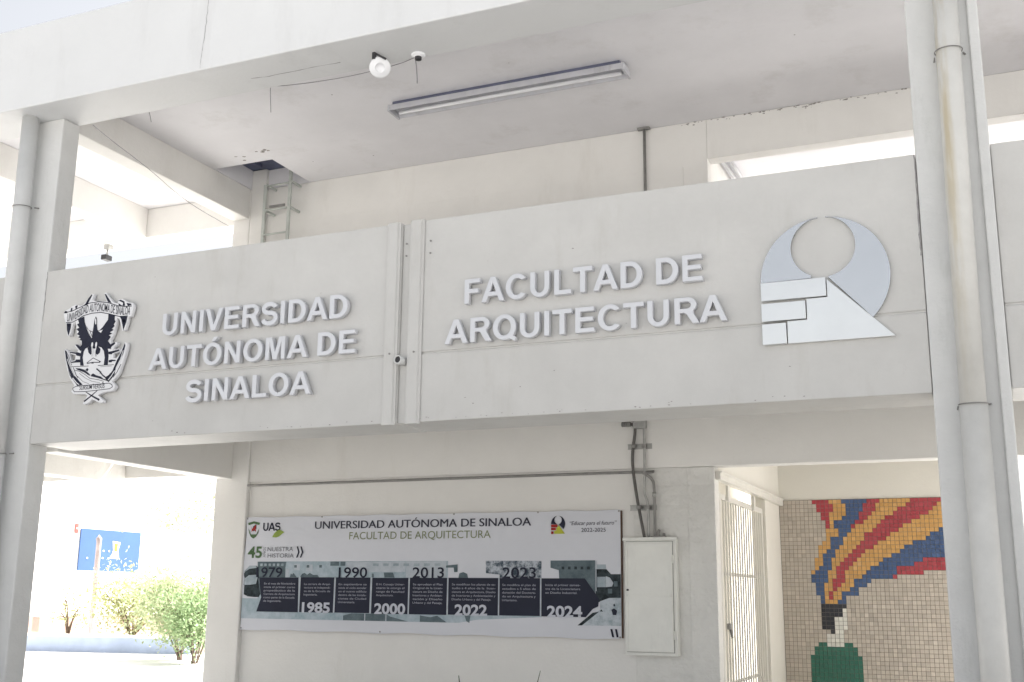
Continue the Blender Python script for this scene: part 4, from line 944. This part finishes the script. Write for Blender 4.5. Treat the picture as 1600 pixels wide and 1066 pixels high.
# ================================================================== COURTYARD BEHIND
cw = thing('wing_building', 'white far building wing across the sunlit courtyard', 'building', (-22.2, 25, 0))
bx('wall', M['white_wall'], cw, -22.6, -22.0, 5, 70, 0.75, 11.0)
M['plinth'] = mat('brown_plinth', (0.36, 0.25, 0.21), 0.8, var=0.08, vscale=2, bump=0.3)
bx('plinth', M['plinth'], cw, -22.6, -21.93, 5, 70, 0, 0.748)
M['board'] = mat('blue_board', (0.032, 0.085, 0.23), 0.5, var=0.06, vscale=0.8)
bd = thing('blue_board', 'blue painted board with a yellow and white figure on the far wall', 'board', (-21.95, 24.7, 2.98))
bx('board_panel', M['board'], bd, -21.99, -21.95, 23.25, 26.22, 2.28, 3.70)
def ypoly(pts, x, name, m, parent):
    b = MB(); a = [b.bm.verts.new((x, y, z)) for y, z in pts]; c_ = [b.bm.verts.new((x + 0.01, y, z)) for y, z in pts]; b._cap(a, c_)
    return b.build(name, m, parent)
M['yel'] = mat('figure_yellow', (0.46, 0.33, 0.025), 0.6)
ypoly([(24.75, 2.72), (24.85, 3.0), (24.80, 3.33), (25.18, 3.30), (25.10, 3.02), (25.17, 2.72)], -21.949, 'figure', M['white_wall'], bd)
ypoly([(24.90, 2.98), (24.88, 3.25), (25.06, 3.25), (25.04, 2.98)], -21.938, 'figure_patch', M['yel'], bd)
b = MB()
for y, z in ((24.35, 2.95), (24.62, 2.95), (24.33, 2.70), (24.62, 2.70), (23.6, 2.68)): b.box(-21.949, -21.935, y, y + 0.06, z, z + 0.05)
b.build('paint_spots', M['white_wall'], bd)
rs = thing('red_notice', 'small red notice fixed to the far wall left of the blue board', 'notice', (-21.96, 23.05, 3.6))
M['red'] = flat('notice_red', (0.55, 0.06, 0.05), 0.6)
bx('notice_plate', M['red'], rs, -21.99, -21.965, 22.98, 23.14, 3.52, 3.85, bevel=0.003)
b = MB(); b.box(-21.964, -21.958, 23.035, 23.085, 3.66, 3.71); b.build('notice_mark', M['white_wall'], rs)
po = thing('pointed_post', 'slim pale pointed post standing in front of the blue board', 'post', (-21.0, 23.1, 0))
b = MB(); b.tube([(-21.0, 23.13, 0), (-21, 23.12, 3.2), (-21, 23.11, 3.33), (-21, 23.10, 3.46)], lambda t: 0.085 if t < 0.6 else (0.10 if t < 0.7 else 0.004), 10)
M['post'] = mat('pale_post', (0.34, 0.29, 0.29), 0.8, var=0.15, vscale=4)
b.build('post_shaft', M['post'], po)

M['blue_wall'] = mat('blue_planter', (0.40, 0.47, 0.62), 0.7, var=0.08, vscale=1.5)
pw = thing('planter_wall', 'low pale blue planter wall with shrubs across the courtyard', 'planter', (-16, 17, 0))
dv = Vector((-13.0 + 18.0, 17.6 - 16.5, 0)).normalized(); nv = Vector((-dv.y, dv.x, 0))
def along(t, n_): p = Vector((-17.0, 16.75, 0)) + dv * t + nv * n_; return (p.x, p.y)
b = MB(); b.prism_z([along(-12, 0), along(4.6, 0), along(4.6, 0.25), along(-12, 0.25)], 0, 0.40); b.build('planter_side', M['blue_wall'], pw, 0.01)
b = MB(); b.prism_z([along(-12.05, -0.06), along(4.65, -0.06), along(4.65, 0.31), along(-12.05, 0.31)], 0.401, 0.46); b.build('planter_coping', M['white_wall'], pw, 0.01)
M['soil'] = mat('soil', (0.30, 0.24, 0.19), 0.9, var=0.2, vscale=3)
b = MB(); b.prism_z([along(-12, 0.26), along(4.6, 0.26), along(4.6, 4.5), along(-12, 4.5)], 0.013, 0.33); b.build('soil', M['soil'], pw)

def leaf_mat(name, c1, c2):
    m = mat(name, c1, 0.5, tint=c2, vscale=3)
    b = m.node_tree.nodes['Principled BSDF']
    tr_ = m.node_tree.nodes.new('ShaderNodeBsdfTranslucent'); ms = m.node_tree.nodes.new('ShaderNodeMixShader'); ms.inputs[0].default_value = 0.45
    l_ = m.node_tree.links; l_.new(b.inputs['Base Color'].links[0].from_socket, tr_.inputs['Color'])
    o_ = m.node_tree.nodes['Material Output']; l_.new(b.outputs[0], ms.inputs[1]); l_.new(tr_.outputs[0], ms.inputs[2]); l_.new(ms.outputs[0], o_.inputs['Surface'])
    return m
M['leaf_lime'] = leaf_mat('lime_leaves', (0.52, 0.53, 0.32), (0.30, 0.34, 0.13))
M['leaf_green'] = leaf_mat('green_leaves', (0.40, 0.48, 0.28), (0.14, 0.24, 0.10))
M['leaf_pale'] = leaf_mat('pale_leaves', (0.46, 0.50, 0.32), (0.30, 0.36, 0.20))
M['bark'] = mat('twig_bark', (0.20, 0.15, 0.12), 0.9, var=0.2, vscale=6)
def shrub(name, label, cat, base, h, rad, n, leaf, seed, lm, trunk=0.03, stems=6, group=None, low=0.12):
    R_ = random.Random(seed); t = thing(name, label, cat, base, group)
    bs = MB(); bl = MB(); ends = []
    B0 = Vector(base)
    for i in range(stems):
        a = 2 * PI * i / stems + R_.uniform(-0.4, 0.4); e = B0 + Vector((math.cos(a) * rad * R_.uniform(0.3, 0.85), math.sin(a) * rad * R_.uniform(0.3, 0.85), h * R_.uniform(0.55, 0.98)))
        mid = B0.lerp(e, 0.5) + Vector((R_.uniform(-.1, .1) * rad, R_.uniform(-.1, .1) * rad, h * 0.1))
        bs.tube(curve_pts([B0 + Vector((R_.uniform(-.05, .05), R_.uniform(-.05, .05), 0)), mid, e], 4), trunk, 6, trunk * 0.25)
        for k in range(3):
            q = mid.lerp(e, R_.uniform(0, 0.9)); d_ = Vector((R_.gauss(0, 1), R_.gauss(0, 1), R_.uniform(0, 1))).normalized() * rad * R_.uniform(0.2, 0.5)
            bs.tube([q, q + d_ * 0.6, q + d_], trunk * 0.4, 5, trunk * 0.12); ends.append(q + d_)
        ends.append(e); ends.append(mid)
    bs.build('stems', M['bark'], t)
    for i in range(n):
        c0 = R_.choice(ends); s_ = rad * 0.27
        p = c0 + Vector((R_.gauss(0, s_), R_.gauss(0, s_), R_.gauss(0, s_ * 0.8)))
        if p.z < B0.z + low * h: p.z = B0.z + low * h + R_.uniform(0, 0.2) * h
        nrm = Vector((R_.gauss(0, 1), R_.gauss(0, 1), R_.gauss(0.5, 1))).normalized(); tt = nrm.orthogonal().normalized(); tt = Matrix.Rotation(R_.uniform(0, 6.28), 3, nrm) @ tt; bb = nrm.cross(tt)
        L = leaf * R_.uniform(0.6, 1.3); W_ = L * 0.45
        vs = [bl.bm.verts.new(p), bl.bm.verts.new(p + tt * L * 0.5 + bb * W_ * 0.5 + nrm * L * 0.06), bl.bm.verts.new(p + tt * L), bl.bm.verts.new(p + tt * L * 0.5 - bb * W_ * 0.5 + nrm * L * 0.06)]
        bl.bm.faces.new(vs)
    me = bpy.data.meshes.new('foliage'); bl.bm.to_mesh(me); bl.bm.free()
    link('foliage', me, lm, t)
    return t
shrub('shrub', 'thin twiggy shrub with few yellow leaves behind the blue planter', 'shrub', (-17.6, 18.6, 0.33), 1.3, 0.75, 420, 0.10, 1, M['leaf_lime'], 0.035, 5)
shrub('shrub', 'full yellow-green shrub at the middle of the blue planter', 'shrub', (-15.6, 19.0, 0.33), 1.55, 1.25, 4200, 0.11, 2, M['leaf_lime'], 0.025, 11, low=0.02)
shrub('shrub', 'loose pale shrub growing at the right end of the blue planter', 'shrub', (-13.5, 18.6, 0.33), 1.45, 1.1, 2600, 0.12, 6, M['leaf_pale'], 0.025, 9, low=0.02)
shrub('shrub', 'broad pale green shrub standing before the end of the blue planter', 'shrub', (-11.1, 15.6, 0), 2.0, 1.2, 6500, 0.11, 4, M['leaf_pale'], 0.022, 11, low=0.0)
shrub('shrub', 'low bright green shrub beside the corner pier', 'shrub', (-9.95, 14.7, 0), 1.5, 0.85, 4200, 0.10, 3, M['leaf_green'], 0.022, 12, low=0.0)
shrub('young_tree', 'slender pale-leaved young tree rising behind the shrubs', 'tree', (-16.9, 22.5, 0), 5.2, 1.5, 1100, 0.15, 5, M['leaf_pale'], 0.018, 6, low=0.66)

# ================================================================== PLANT AT THE FOOT OF THE FACADE
sp_ = thing('strap_leaf_plant', 'spiky dark green plant whose leaf tips rise at the bottom of the picture', 'plant', (4.5, -0.9, 0))
R_ = random.Random(11)
def blade(x0, y0, x1, y1, z1, wd):
    b = MB(); n = 8; prev = None
    base = Vector((x0, y0, 0)); tip = Vector((x1, y1, z1))
    for i in range(n + 1):
        t = i / n; p = base.lerp(tip, t) + Vector((0, 0, 0.10 * z1 * math.sin(PI * t))) ; ww = wd * (1 - t) ** 0.6 * (0.6 + 0.8 * t) + 0.001
        a = b.bm.verts.new(p + Vector((-ww / 2, 0, 0))); m_ = b.bm.verts.new(p + Vector((0, 0.008, 0))); c_ = b.bm.verts.new(p + Vector((ww / 2, 0, 0)))
        if prev: b.bm.faces.new([prev[0], prev[1], m_, a]); b.bm.faces.new([prev[1], prev[2], c_, m_])
        prev = (a, m_, c_)
    for f in b.bm.faces: f.smooth = True
    return b.build('leaf', M['plant'], sp_)
blade(4.45, -0.9, 4.295, -0.9, 1.168, 0.045)
blade(4.56, -0.9, 4.778, -0.9, 1.21, 0.016)
for i in range(12):
    a = R_.uniform(0, 6.28); rr = R_.uniform(0.15, 0.5)
    blade(4.5 + 0.05 * math.cos(a), -0.9 + 0.05 * math.sin(a), 4.5 + rr * math.cos(a), -0.9 + rr * 0.7 * math.sin(a), R_.uniform(0.6, 0.98), R_.uniform(0.03, 0.05))
